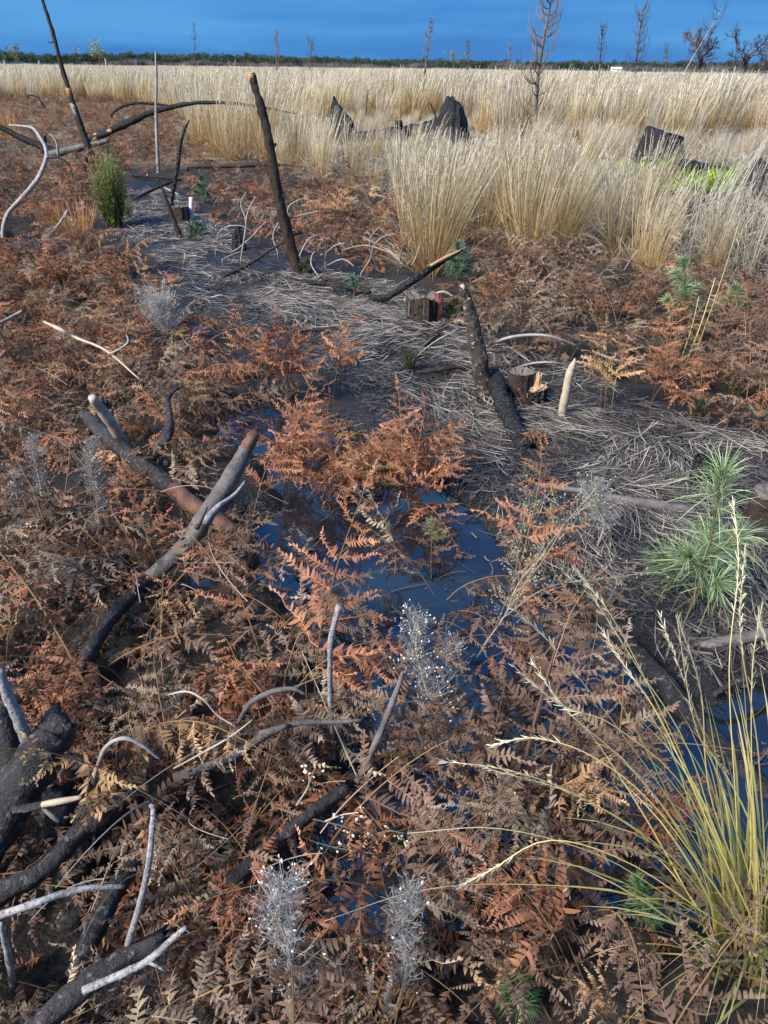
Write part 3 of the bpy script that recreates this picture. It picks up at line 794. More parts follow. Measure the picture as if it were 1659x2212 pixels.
upright('white_branch', 'white bare branch curving like a bow at the left edge', 'branch',
        [(10, 545, 5), (6, 500, 9), (18, 460, 9), (50, 425, 9.5), (82, 385, 10), (99, 345, 9), (98, 318, 8), (82, 290, 7), (66, 275, 6), (20, 270, 4)], SILVER, y=7.9, dy=0.6, rough=0.08, n=40,
        sub=[('side_branch', [(100, 340, 5), (130, 342, 4), (150, 358, 4), (157, 385, 2)], SILVER)], markas='the white bow-shaped branch')
upright('white_branch', 'short pale crooked branch rising beside the fallen grey trunk', 'branch', [(125, 330, 5), (123, 310, 5), (114, 295, 4), (106, 290, 3)], SILVER, y=13.6)
stick('white_branch', 'thin white bent twig in front of the orange grass clump', 'branch', [(95, 520, .15, 4), (130, 480, .3, 5), (145, 455, .4, 5), (140, 470, .42, 3)], SILVER)
upright('burnt_branch', 'short curved black twig above rusty bracken near the left edge', 'branch', [(60, 205, 3), (80, 209, 3), (92, 225, 4), (97, 235, 3)], CHAR, y=19)
stick('burnt_branch', 'dark burnt branch lying over the muddy track beside the olive shrub', 'branch', [(285, 378, .1, 8), (330, 382, .12, 8), (390, 388, .1, 6)], CHAR)
stick('broken_branch', 'pale broken branch lying crosswise on the far end of the track', 'branch', [(318, 378, .3, 4), (350, 402, .12, 6), (385, 420, .1, 3)], SILVER)
stick('broken_branch', 'brown stick with pale split end lying across the far track', 'branch', [(292, 428, .1, 6), (330, 410, .16, 7), (372, 392, .2, 6)], CHARBROWN)

# silvery roots and twigs tangled in front of the charred post
tangle = [
    [(660, 600, 5), (700, 615, 5), (745, 630, 4)], [(480, 560, 3), (520, 545, 4), (555, 560, 4), (600, 575, 3)],
    [(520, 560, 4), (530, 500, 6), (535, 460, 5), (552, 425, 4)], [(530, 470, 4), (520, 440, 3), (532, 415, 3)], [(465, 540, 3), (500, 545, 4), (540, 515, 4), (575, 480, 4), (590, 500, 3)],
    [(600, 545, 4), (590, 510, 5), (605, 480, 4), (650, 465, 4), (695, 455, 3)], [(620, 470, 3), (625, 445, 4), (650, 430, 3), (660, 428, 2)], [(640, 570, 4), (655, 535, 5), (670, 515, 5), (690, 508, 3)],
    [(700, 600, 5), (703, 560, 6), (705, 530, 5), (702, 513, 3)], [(705, 565, 4), (680, 545, 4), (672, 570, 4), (690, 600, 3)], [(703, 575, 4), (740, 560, 4), (765, 575, 3)],
    [(705, 545, 4), (725, 530, 4), (745, 525, 3)], [(780, 590, 4), (800, 560, 5), (808, 530, 4), (830, 510, 3), (855, 505, 2)], [(830, 600, 5), (815, 575, 6), (800, 540, 5), (803, 510, 4), (820, 490, 3)],
    [(760, 640, 4), (780, 615, 5), (765, 590, 4)], [(850, 610, 5), (820, 590, 6), (800, 570, 4)], [(560, 640, 3), (600, 600, 4), (660, 580, 3)], [(690, 635, 4), (720, 610, 5), (750, 600, 4), (770, 620, 3)],
    [(470, 505, 3), (490, 490, 4), (520, 488, 4), (545, 500, 3)], [(740, 540, 3), (790, 530, 4), (840, 545, 3), (880, 560, 2)], [(860, 580, 3), (868, 540, 4), (878, 505, 3)], [(835, 640, 4), (870, 590, 5), (890, 555, 3)],
]
for i, pp in enumerate(tangle):
    u, v = pp[-1][:2]
    side = 'left of the tall charred leaning post' if u < 600 else ('just right of the tall charred leaning post' if u < 760 else 'near the split black pole over the stump')
    form = ('curling', 'hooked', 'arched', 'straight-tipped')[i % 4]
    upright('bare_root', f'silvery {form} bare root in the tangle {side}', 'root', [(a_, b_, c_ * .72) for a_, b_, c_ in pp], SILVER, y=6.35 + 0.5 * RNG.random(), dy=RNG.uniform(-.3, .3), group='silvery roots tangled beside the track', sides=6, rough=0.1, n=16)
mark(700, 560, 'the tangle of silvery roots')
stick('burnt_branch', 'long dark branch lying along the ground under the silvery roots', 'branch', [(560, 600, .08, 8), (640, 607, .1, 10), (720, 615, .1, 10), (800, 632, .1, 8)], CHAR)
stick('burnt_branch', 'dark slanting branch rising left of the silvery roots', 'branch', [(480, 600, .08, 6), (530, 575, .1, 8), (600, 530, .3, 6), (650, 500, .4, 4)], CHARBROWN)
stick('split_pole', 'black charred pole with pale split end propped over the ragged stump', 'log',
      [(800, 645, .05, 15), (845, 638, .12, 17), (900, 600, .24, 17), (950, 568, .33, 13), (998, 541, .4, 5)], CHAR, sides=10, rough=0.15,
      sub=[('split_face', [(930, 574, .325, 8), (965, 555, .375, 8), (996, 540, .42, 3)], RAWWOOD)], markas='the split black pole')
stick('burnt_branch', 'charred branch lying in straw in front of the ragged stump', 'branch', [(965, 700, .06, 14), (930, 735, .05, 13), (905, 770, .05, 12), (890, 800, .04, 8)], CHARBROWN, rough=.2)
stick('brown_branch', 'dark brown branch lying level on the straw left of the blotched pole', 'branch', [(900, 805, .05, 9), (960, 797, .07, 11), (1010, 793, .06, 8), (1100, 790, .08, 7), (1180, 785, .1, 4)], CHARBROWN)
stick('brown_branch', 'dark branch lying half buried beside the muddy bracken clump', 'branch', [(640, 715, .1, 9), (690, 712, .1, 10), (760, 713, .09, 6)], CHARBROWN)
stick('white_twig', 'white bare twig arching over brown bracken from the blotched pole', 'twig', [(1045, 752, .25, 5), (1090, 732, .33, 7), (1140, 724, .36, 7), (1190, 727, .36, 6), (1250, 748, .3, 3)], SILVER, rough=.05, sides=7)
stick('white_twig', 'low white bare twig beneath the arching one', 'twig', [(1105, 797, .12, 4), (1150, 785, .18, 5), (1190, 783, .2, 5), (1240, 790, .16, 3)], SILVER, sides=7)
stick('white_twig', 'white straight twig lying across dark heather', 'twig', [(1290, 763, .22, 5), (1340, 780, .2, 5), (1420, 790, .15, 3)], SILVER, sides=7)
stick('white_twig', 'thin white twig leaning on the straw in front of the ragged stump', 'twig', [(870, 800, .04, 3), (930, 745, .1, 4), (990, 710, .18, 3)], SILVER, sides=6)
stick('charred_stick', 'small black charred stick on straw left of the pale pointed stake', 'stick', [(1150, 868, .05, 12), (1185, 880, .05, 12), (1215, 878, .05, 8)], CHAR, rough=.2)
stick('charred_stick', 'small black charred stick lying right of the pale pointed stake', 'stick', [(1250, 862, .05, 10), (1290, 868, .05, 14), (1325, 868, .05, 8)], CHAR, rough=.2)
stick('brown_branch', 'peeling brown splinter leaning against the black charred log', 'branch', [(1150, 885, .03, 10), (1135, 865, .09, 12), (1120, 840, .16, 6)], BARKRED)

# right-hand side, lying on the straw and across the water
stick('brown_branch', 'long brown branch lying across the straw toward the green sapling', 'branch', [(1165, 1048, .06, 10), (1250, 1060, .07, 14), (1340, 1080, .07, 22), (1430, 1092, .08, 24), (1500, 1105, .07, 22)], BARKGREY, rough=.12, sides=10, markas='the long branch on the straw')
stick('brown_branch', 'brown branch behind the pine sapling running to the right edge', 'branch', [(1560, 1130, .08, 20), (1620, 1145, .08, 26), (1720, 1170, .08, 26)], BARK, rough=.12)
stick('charred_stick', 'black charred stick lying on straw left of the small black stump', 'stick', [(1370, 985, .05, 14), (1430, 983, .06, 18), (1490, 985, .05, 12)], CHAR, rough=.2)
stick('sunken_log', 'long dark log lying half sunk across the pool at right', 'log', [(1255, 1285, .0, 26), (1320, 1350, .01, 42), (1420, 1460, .01, 52), (1520, 1580, .0, 56), (1680, 1740, -.02, 60)], BARK, rough=.1, sides=14, n=30, markas='the sunken log')
stick('brown_branch', 'brown branch on wet mud at the right edge', 'branch', [(1500, 1398, .05, 20), (1570, 1385, .08, 28), (1660, 1370, .1, 30), (1740, 1360, .1, 30)], BARKGREY, rough=.12)
stick('sunken_branch', 'dark branch lying in the water below the pale bushy weed', 'branch', [(1110, 1274, .01, 14), (1190, 1272, .02, 17), (1300, 1280, .02, 15)], BARK)
stick('sunken_branch', 'thin dark branch lying across the middle of the pool', 'branch', [(610, 1330, .02, 8), (700, 1352, .02, 12), (780, 1375, .02, 12), (840, 1388, .01, 8)], BARK)
stick('sunken_branch', 'dark bent stick poking from water at the left shore', 'branch', [(515, 1245, .03, 12), (545, 1200, .1, 11), (570, 1165, .16, 9), (585, 1155, .17, 5)], BARKGREY)
stick('sunken_branch', 'dark twig curving over the water left of the bracken arcs', 'branch', [(640, 1230, .02, 8), (670, 1190, .1, 9), (700, 1160, .14, 7)], BARK)
stick('brown_branch', 'branch lying at the right edge over the puddle', 'branch', [(1540, 1500, .04, 12), (1600, 1470, .08, 14), (1700, 1440, .08, 14)], BARK)
stick('dark_stalk', 'dark upright dead stalk at the right shore of the pool', 'stalk', [(1525, 1640, .05, 9), (1520, 1560, .15, 10), (1515, 1490, .3, 8), (1510, 1440, .36, 4)], BARK)

# logs and sticks in the left-hand bracken
stick('pale_stick', 'pale peeled stick end rising from bracken beside a dark log', 'stick', [(275, 975, .14, 24), (250, 930, .26, 24), (222, 890, .36, 24), (198, 858, .44, 20)], PALEWOOD, rough=.08, markas='the pale peeled stick')
stick('dark_log', 'long dark log slanting down through bracken to the pool, reddish lower end', 'log',
      [(180, 895, .2, 26), (230, 940, .2, 40), (300, 1000, .19, 42), (360, 1045, .17, 42), (420, 1095, .14, 44), (480, 1135, .1, 46), (545, 1180, .03, 46)], BARK, rough=.12, sides=13, n=34,
      sub=[('peeled_bark', [(375, 1056, .172, 42), (420, 1094, .146, 46), (485, 1138, .102, 48), (540, 1176, .04, 47)], BARKRED)], markas='the reddish ended log')
stick('grey_log', 'thick grey forked log standing out of bracken with a cut orange tip', 'log',
      [(300, 1270, .1, 40), (400, 1180, .2, 44), (440, 1120, .28, 46), (480, 1060, .34, 44), (512, 1005, .4, 40), (535, 965, .44, 34), (547, 942, .46, 28)], BARKGREY, rough=.1, sides=13, n=30,
      sub=[('cut_end', [(529, 974, .435, 33), (541, 953, .455, 30), (549, 938, .465, 25)], BARKRED), ('side_branch', [(440, 1130, .3, 20), (470, 1095, .33, 13), (505, 1070, .34, 9), (530, 1040, .36, 6)], LICHEN),
           ('branch_stub', [(425, 1140, .3, 14), (440, 1110, .36, 10), (447, 1095, .38, 5)], BARKGREY)], markas='the orange tipped grey log')
stick('dark_log', 'lower dark log under tan bracken running toward the lower left', 'log', [(330, 1240, .12, 34), (270, 1300, .13, 36), (210, 1380, .13, 38), (170, 1450, .12, 36)], BARK, rough=.12)
stick('curved_branch', 'dark curved branch like a hook beside the pale peeled stick', 'branch', [(330, 990, .2, 16), (350, 965, .26, 22), (364, 935, .3, 22), (366, 900, .33, 18), (362, 870, .36, 14), (372, 848, .38, 8), (395, 832, .4, 4)], BARK, rough=.1, markas='the hooked dark branch')
stick('pale_stick', 'long pale split stick lying on bracken near the left edge', 'stick', [(95, 695, .4, 5), (130, 712, .4, 9), (165, 730, .36, 7), (230, 758, .36, 6), (300, 818, .3, 3)], PALEWOOD)
stick('pale_stick', 'short pale stick lying on bracken at the left edge', 'stick', [(-15, 705, .38, 6), (30, 682, .4, 7), (48, 671, .42, 5)], SILVER)
stick('white_twig', 'curved white twig over the bracken near the pale split stick', 'twig', [(235, 765, .36, 4), (262, 752, .4, 5), (277, 738, .43, 5), (273, 724, .44, 3)], SILVER)

stick('thick_log', 'thickest black log at the left edge of the picture, rising to the right', 'log',
      [(-60, 1860, .2, 118), (20, 1740, .27, 116), (70, 1655, .33, 108), (110, 1595, .36, 100), (138, 1555, .38, 84)], BARK, rough=.07, sides=18, n=26, jag=.015, markas='the thickest black log')
stick('lichen_stick', 'white lichened stick leaning on the thickest black log', 'stick', [(58, 1600, .36, 28), (40, 1555, .42, 27), (18, 1505, .48, 27), (-5, 1450, .54, 26)], LICHEN, rough=.1, sides=10, markas='the white lichened stick')
stick('dark_log', 'dark log standing under the white lichened stick at the left edge', 'log', [(30, 1700, .2, 60), (22, 1620, .28, 60), (10, 1560, .33, 54), (0, 1520, .36, 44)], BARK, rough=.1, sides=13)
stick('dark_log', 'black knobbly log lying under the split yellow stick', 'log', [(80, 1680, .12, 70), (120, 1760, .12, 90), (150, 1850, .1, 92), (165, 1930, .08, 100), (150, 2010, .05, 90)], BARK, rough=.12, sides=16, n=26, markas='the black knobbly log')
stick('split_stick', 'split stick showing yellow wood across the black knobbly log', 'stick', [(30, 1750, .3, 20), (80, 1742, .31, 20), (130, 1733, .32, 19), (180, 1722, .33, 14)], BARK,
      sub=[('split_face', [(92, 1738, .327, 15), (130, 1731, .337, 17), (176, 1722, .342, 10)], PALEWOOD), ('branch_stub', [(92, 1745, .31, 10), (115, 1765, .3, 12), (128, 1775, .29, 9)], BARKGREY)])
stick('dark_log', 'long dark log crossing behind the curled pale bracken at the left', 'log', [(-60, 1975, .16, 54), (20, 1920, .18, 54), (100, 1875, .19, 48), (180, 1790, .2, 48), (250, 1745, .21, 44), (300, 1700, .2, 38)], BARK, rough=.1, sides=14, n=28)
stick('dark_log', 'dark log slanting from the black knobbly log down to the lower edge', 'log', [(300, 1840, .16, 46), (250, 1920, .17, 48), (205, 2010, .17, 50), (160, 2110, .16, 50)], BARK, rough=.12, sides=13)
stick('white_stick', 'white lichened stick lying across dark logs to the left edge', 'stick', [(-40, 1990, .34, 20), (60, 1957, .36, 19), (130, 1932, .36, 17), (200, 1918, .35, 14), (268, 1915, .33, 10)], LICHEN, rough=.08, sides=10, markas='the white stick across the logs')
stick('white_stick', 'white bent stick standing up from the lowest log', 'stick', [(276, 2040, .26, 16), (290, 1995, .33, 16), (308, 1930, .42, 16), (322, 1860, .5, 15), (328, 1800, .55, 14), (331, 1750, .58, 12), (325, 1738, .585, 9)], LICHEN, rough=.08, sides=10, markas='the white bent stick')
stick('dark_log', 'dark log with pale frayed end at the bottom left corner', 'log', [(20, 2290, .2, 60), (110, 2195, .22, 62), (200, 2115, .24, 60), (280, 2065, .25, 52), (345, 2030, .26, 40)], BARK, rough=.1, sides=14, n=26, jag=.03, markas='the lowest dark log')
stick('lichen_stick', 'grey lichened stick lying along the lowest dark log', 'stick', [(180, 2140, .27, 18), (260, 2105, .29, 18), (320, 2075, .3, 18), (370, 2030, .33, 16), (402, 2003, .35, 10)], LICHEN, rough=.08,
      sub=[('side_twig', [(318, 2078, .3, 9), (345, 2090, .3, 7), (358, 2098, .29, 4)], LICHEN)])
stick('lichen_stick', 'upright white speckled stick in the bottom left corner', 'stick', [(28, 2130, .1, 15), (20, 2075, .2, 16), (10, 2030, .28, 15), (2, 1995, .34, 10)], LICHEN, rough=.1)
stick('dark_log', 'straight dark log lying through bracken in the lower middle', 'log', [(460, 1930, .12, 34), (520, 1885, .14, 36), (590, 1820, .14, 36), (650, 1775, .15, 36), (715, 1725, .16, 34), (750, 1702, .17, 26)], BARK, rough=.1, sides=13, n=26, markas='the straight dark log')
stick('grey_branch', 'grey branch lying on bracken, forked toward the pool', 'branch', [(375, 1680, .24, 20), (450, 1655, .25, 20), (510, 1630, .26, 20), (570, 1590, .28, 19), (620, 1566, .29, 13)], BARKGREY, rough=.1, sides=10,
      sub=[('side_branch', [(560, 1585, .27, 13), (650, 1562, .28, 14), (720, 1560, .27, 12), (780, 1556, .27, 8)], BARKGREY)], markas='the grey forked branch')
stick('grey_branch', 'curved grey branch arching over dark bracken left of the pink bracken leaf', 'branch', [(515, 1560, .25, 9), (540, 1520, .32, 13), (580, 1497, .36, 13), (630, 1488, .37, 11), (660, 1500, .36, 6)], BARKGREY)
stick('grey_branch', 'grey straight branch leaning behind the white flowering weed', 'branch', [(770, 1690, .12, 15), (810, 1610, .18, 17), (845, 1525, .25, 15), (872, 1450, .3, 11)], BARKGREY)
upright('lichen_stick', 'white topped dead stem standing at the pool edge, lower part dark', 'stick', [(722, 1640, 9), (716, 1560, 10), (713, 1480, 11), (713, 1400, 12), (722, 1350, 13), (733, 1309, 14)], LICHEN, rough=.12, markas='the white topped dead stem')
stick('arched_twig', 'pale twig arching over tan curled bracken', 'twig', [(200, 1690, .28, 7), (225, 1620, .38, 10), (265, 1595, .42, 10), (310, 1612, .4, 8), (345, 1640, .36, 6)], SILVER)
stick('arched_twig', 'thin yellow twig winding over the bracken', 'twig', [(365, 1500, .34, 4), (405, 1494, .37, 5), (440, 1512, .36, 5), (470, 1545, .32, 4), (510, 1570, .3, 3)], PALEWOOD, sides=6)
stick('arched_twig', 'thin pale twig lying toward the grey forked branch', 'twig', [(375, 1660, .3, 3), (440, 1625, .33, 5), (500, 1590, .35, 5), (545, 1555, .37, 3)], PALEWOOD, sides=6)
stick('dark_stalk', 'reddish dark stalk standing in the water among seed stems', 'stalk', [(1095, 1800, .05, 9), (1125, 1700, .12, 10), (1140, 1620, .2, 9), (1165, 1520, .3, 6), (1200, 1400, .42, 4)], REDSTEM)
stick('dark_stalk', 'thin dark stalk leaning right of the reddish stalk', 'stalk', [(1110, 1640, .1, 5), (1150, 1580, .2, 5), (1180, 1480, .3, 4), (1210, 1360, .44, 3)], REDSTEM, sides=6)

# ---------------------------------------------------------------- stumps
def stump_mesh(seed, prof, top, n=22, rough=0.14, scale=(1, 1), bend=(0, 0)):
    """prof: [(height fraction, radius)], top(theta) -> height"""
    rg = np.random.default_rng(seed); mb = MB()
    th = np.linspace(0, 2 * np.pi, n, endpoint=False)
    hT = np.array([top(a) for a in th]); hT = hT * (1 + rg.normal(size=n) * 0.018)
    fr = np.linspace(0, 1, 11); rad = np.interp(fr, [p[0] for p in prof], [p[1] for p in prof])
    flare = 0.40 * np.maximum(0, np.cos(th * 4 + rg.random() * 6)) + 0.12 * np.cos(th * 7 + 1)
    groove = rough * (vnoise(th * 6, th * 0, seed) - 0.5) * 2
    rr = rad[:, None] * (1 + groove[None] + flare[None] * np.clip(1 - fr * 3, 0, 1)[:, None] + rough * .6 * (vnoise(th[None] * 4, fr[:, None] * 9, seed + 1) - .5))
    x = rr * np.cos(th)[None] * scale[0] + bend[0] * fr[:, None] ** 1.4; y = rr * np.sin(th)[None] * scale[1] + bend[1] * fr[:, None] ** 1.4
    z = fr[:, None] * hT[None] - 0.05 * (1 - fr[:, None])
    v = np.stack([x, y, z], -1).reshape(-1, 3); m = len(fr)
    i = np.arange(m - 1)[:, None] * n; j = np.arange(n)[None]; j2 = (j + 1) % n
    mb.add(v, np.stack([i + j, i + j2, i + n + j2, i + n + j], -1).reshape(-1, 4), t=np.repeat(fr, n))
    cut = MB()
    rim = v[-n:]; cen = rim.mean(0)
    inner = cen + (rim - cen) * 0.55; inner[:, 2] = cen[2] + (rim[:, 2] - cen[2]) * 0.5 - 0.02 + rg.normal(size=n) * 0.012
    vv = np.vstack([rim, inner, cen - [0, 0, 0.03]])
    q = np.stack([j[0], j2[0], n + j2[0], n + j[0]], -1)
    tr = np.stack([n + j[0], n + j2[0], np.full(n, 2 * n)], -1)
    cut.add(vv, q, tr)
    return mb, cut

def stump(label, u, v, seed, prof, top, mat, cutmat, rotz=0.0, markas=None, **kw):
    b = on_ground(u, v)
    o = link('tree_stump', None, b); o.rotation_euler.z = rotz
    tag(o, label, 'stump')
    side, cut = stump_mesh(seed, prof, top, **kw)
    part('trunk', side, mat, o, smooth=False); part('cut_top', cut, cutmat, o)
    if markas: mark(u, v, markas)
    return o, b

# the two horned black stumps and the log bank between them, out in the grass
def px(n_px, u, v): return n_px * depth_of(on_ground(u, v)) / FOC
s1 = px(1, 738, 297)
stump('black burnt stump with pointed left peak, farther left of the pair in the grass', 738, 300, 31,
      [(0, 40 * s1), (.25, 34 * s1), (.6, 26 * s1), (1, 17 * s1)], lambda a: s1 * (60 - 16 * math.cos(a) + (6 if 2.4 < a < 3.6 else 0)), CHAR, CHAR, bend=(2 * s1, 0), rough=.2, markas='the left black stump in the grass')
s2 = px(1, 970, 308)
stump('black burnt stump with tall peak in the pale grass, right of the pair', 972, 312, 32,
      [(0, 44 * s2), (.3, 36 * s2), (.7, 27 * s2), (1, 16 * s2)], lambda a: s2 * (82 - 11 * math.cos(a + .5)), CHAR, CHAR, bend=(6 * s2, 0), rough=.2, markas='the tall black stump in the grass')
upright('charred_stub', 'small square black stub standing between the two black stumps', 'stump', [(862, 308, 17), (862, 285, 17), (860, 262, 17)], CHAR, jag=.05, rough=.15)
upright('charred_log', 'long black fallen log joining the two black stumps', 'log', [(745, 297, 24), (800, 294, 20), (850, 290, 26), (900, 284, 32), (940, 282, 34), (975, 286, 30)], CHAR, y=on_ground(860, 308)[1], rough=.25, sides=12, n=30)
upright('charred_log', 'thin black branch lying left of the pointed black stump', 'log', [(640, 294, 5), (680, 288, 8), (720, 284, 12)], CHAR, y=on_ground(738, 300)[1])
upright('burnt_stick', 'thin dark curved stick beside the tall black stump', 'stick', [(949, 275, 5), (940, 250, 4), (929, 222, 3)], CHARBROWN, y=on_ground(972, 312)[1])
s3 = px(1, 1418, 362)
stump('squat black burnt stump with flat slanting top above the green moss', 1420, 366, 33,
      [(0, 62 * s3), (.3, 52 * s3), (.7, 41 * s3), (1, 37 * s3)], lambda a: s3 * (70 - 9 * math.cos(a)), CHAR, CHAR, rough=.12, bend=(2 * s3, 0), markas='the flat topped black stump')
upright('charred_log', 'black fallen log stretching right from the flat topped stump', 'log', [(1455, 352, 26), (1500, 362, 24), (1560, 372, 20), (1640, 388, 20), (1720, 398, 20)], CHAR, y=on_ground(1440, 372)[1], rough=.25, sides=12, n=26)
s4 = px(1, 1640, 392)
stump('black burnt stump cut by the right edge beyond the moss', 1645, 402, 34, [(0, 40 * s4), (.5, 30 * s4), (1, 18 * s4)], lambda a: s4 * (42 - 12 * math.cos(a)), CHAR, CHAR, rough=.25)
b3 = on_ground(1420, 366)
for u, v, w, lab in ((1450, 340, 20, 'pale crust patch on the right of the flat topped black stump'), (1397, 337, 14, 'pale crust patch on the left of the flat topped black stump')):
    pass

# ragged stump, stump with torn side, small stumps
s5 = px(1, 915, 690)
o5, b5 = stump('ragged charred stump with pale splintered rim beside the straw', 912, 696, 35, [(0, 42 * s5), (.25, 33 * s5), (1, 31 * s5)], lambda a: s5 * (56 + 6 * math.sin(3 * a)), CHARBROWN, LEDGE, rough=.2, n=30, markas='the ragged stump')
mb = MB(); tube(mb, spline([(33 * s5, -8 * s5, 0), (33 * s5, -7 * s5, 30 * s5), (32 * s5, -5 * s5, 60 * s5)], 8), np.array([10, 10, 10, 10, 10, 10, 9, 8]) * s5, 8, .2, 5, jag=.02); part('bark_slab', mb, REDWOOD, o5)
for k in range(7):
    a = 3.6 + k * 0.38; mb = MB()
    tube(mb, np.array([(33 * s5 * math.cos(a), 33 * s5 * math.sin(a), 18 * s5 + 5 * s5 * (k % 3)), (32 * s5 * math.cos(a), 32 * s5 * math.sin(a), 50 * s5 + 6 * s5 * (k % 2))]), [2.6 * s5, 1.6 * s5], 5, .2, k)
    part('splinter', mb, BARKGREY if k % 3 == 0 else CHARBROWN, o5)
mb = MB(); tube(mb, spline([(26 * s5, 0, 62 * s5), (45 * s5, -4 * s5, 66 * s5), (62 * s5, -8 * s5, 58 * s5)], 6), np.array([2, 3, 3, 2.5, 2, 1]) * s5, 6, .1); part('splinter', mb, SILVER, o5)
s6 = px(1, 1120, 850)
o6, b6 = stump('low sawn black stump beside a torn orange shard', 1122, 852, 36, [(0, 33 * s6), (.3, 28 * s6), (1, 26 * s6)], lambda a: s6 * 52, CHARBROWN, LEDGE, rough=.1, n=26, markas='the low sawn stump')
mb = MB(); tube(mb, spline([(33 * s6, -12 * s6, 6 * s6), (33 * s6, -12 * s6, 22 * s6), (35 * s6, -11 * s6, 44 * s6)], 7), np.array([9, 10, 11, 11, 10, 8, 6]) * s6, 8, .25, 5, jag=.03); part('torn_wood', mb, RAWWOOD, o6)
s7 = px(1, 1160, 865)
o7, b7 = stump('small black stump broken off with pale splinters behind the black log', 1160, 868, 37, [(0, 24 * s7), (.4, 19 * s7), (1, 17 * s7)], lambda a: s7 * (30 + 6 * math.cos(a)), CHAR, RAWWOOD, rough=.25)
for k in range(4):
    mb = MB(); tube(mb, np.array([((6 - 6 * k) * s7, -6 * s7, 26 * s7), ((14 - 5 * k) * s7, -10 * s7, (48 - 5 * k) * s7)]), [2.4 * s7, .8 * s7], 5); part('splinter', mb, PALEWOOD, o7)
s8 = px(1, 1510, 1040)
stump('narrow black stump behind the green pine sapling', 1512, 1046, 38, [(0, 30 * s8), (.4, 22 * s8), (1, 20 * s8)], lambda a: s8 * 66, CHAR, CHAR, rough=.25, markas='the narrow black stump')
s9 = px(1, 1640, 1125)
stump('wide black stump at the right edge behind the sapling', 1655, 1130, 39, [(0, 56 * s9), (.4, 46 * s9), (1, 44 * s9)], lambda a: s9 * 72, CHARBROWN, LEDGE, rough=.15)
s10 = px(1, 390, 478)
stump('small dark sawn stump next to the small white stake', 392, 484, 40, [(0, 24 * s10), (.4, 19 * s10), (1, 18 * s10)], lambda a: s10 * 36, CHARBROWN, LEDGE, rough=.12)
s11 = px(1, 517, 540)
stump('thin black stump left of the silvery roots', 517, 540, 41, [(0, 17 * s11), (.4, 13 * s11), (1, 10 * s11)], lambda a: s11 * (46 + 12 * math.cos(a)), CHAR, REDWOOD, rough=.3)
stick('wood_chip', 'orange raw wood chip lying on the straw in front of the ragged stump', 'wood chip', [(800, 727, .05, 9), (835, 722, .06, 16), (862, 722, .05, 8)], RAWWOOD)
stick('charred_lump', 'round black charred lump lying by the right-hand bracken', 'wood lump', [(1530, 925, .05, 14), (1550, 922, .07, 30), (1572, 928, .05, 16)], CHAR, rough=.25)
# pale crusts on the flat-topped stump belong to it
for cu, cv, cw in ((1448, 346, 15), (1396, 340, 11)):
    q = PV(cu, cv, b3[1] - 44 * s3); mb = MB()
    tube(mb, spline([q + [-cw * s3 * .7, 0, -cw * s3 * .4], q + [0, -.02, 0], q + [cw * s3 * .7, 0.02, cw * s3 * .2]], 7), np.array([1, 3, 4, 5, 4, 3, 1]) * s3 * cw / 15, 8, .5, 9)
    st = [o for o in bpy.data.objects if o.get('label', '').startswith('squat black')][0]
    part('pale_crust', mb, CRUSTPALE, st, b3, True)

# ---------------------------------------------------------------- small trees standing out on the moor
def bare_pine(label, foot, top, seed, whorls, reach, mat, twig, w0=8, dist=None, upsweep=1.0, curve=0.0, branch_parts=True, side_t=0.25, group=None, cat='dead tree', minw=0.0):
    """burnt young pine: leaning trunk, whorls of thin branches sweeping upward"""
    rg = np.random.default_rng(seed)
    if dist is None: b = on_ground(*foot)
    else: b = PV(foot[0], foot[1], dist); b[2] = gz(np.array([b[0]]), np.array([b[1]]))[0]
    e = PV(top[0], top[1], b[1]); h = e[2] - b[2]
    o = link('bare_tree', None, b); tag(o, label, cat, group)
    mid = (b + e) / 2 + [curve * h, 0, 0]
    tr = spline([b - [0, 0, .1], b * .75 + mid * .25, mid, mid * .4 + e * .6, e], 16)
    minw = .42 * depth_of(b) / FOC; whorls = int(whorls * 1.5)
    wr = max(w0 * .5 * depth_of(b) / FOC, minw)
    mb = MB(); tube(mb, tr, np.linspace(wr, max(wr * .22, minw * .6), 16), 7, .1, seed); part('trunk', mb, mat, o, b, True)
    tgs = np.linspace(side_t, .97, whorls)
    for t in tgs:
        i = t * 15; i0 = int(i); p0 = tr[i0] * (1 - i + i0) + tr[min(15, i0 + 1)] * (i - i0)
        for k in range(rg.integers(4, 7)):
            az = rg.uniform(0, 6.28); ln = reach * h * (1 - t * .55) * rg.uniform(.6, 1.2)
            out = np.array([math.cos(az), math.sin(az), 0])
            s = np.linspace(0, 1, 6)[:, None]
            pts = p0 + out * ln * .62 * (1 - (1 - s) ** 2) + np.array([0, 0, 1]) * ln * upsweep * (0.15 * s + .85 * s ** 2.2) + rg.normal(size=(6, 3)) * ln * .03 * s
            mb = MB(); tube(mb, pts, np.linspace(max(wr * .2, minw * .95), minw * .6, 6), 5, cap=False, r=rg.random())
            for _ in range(4):
                j = rg.integers(1, 5); d = norm(out * .5 + np.array([0, 0, 1]) + rg.normal(size=3) * .35)
                q = pts[j] + d * np.linspace(0, 1, 3)[:, None] * ln * rg.uniform(.15, .4)
                ribbons(mb, q[None], max(wr * .14, minw * .6) * np.array([1, .8, .5]), np.array([[1, 0, 0.]]))
            part('branch', mb, twig, o, b)
    return o

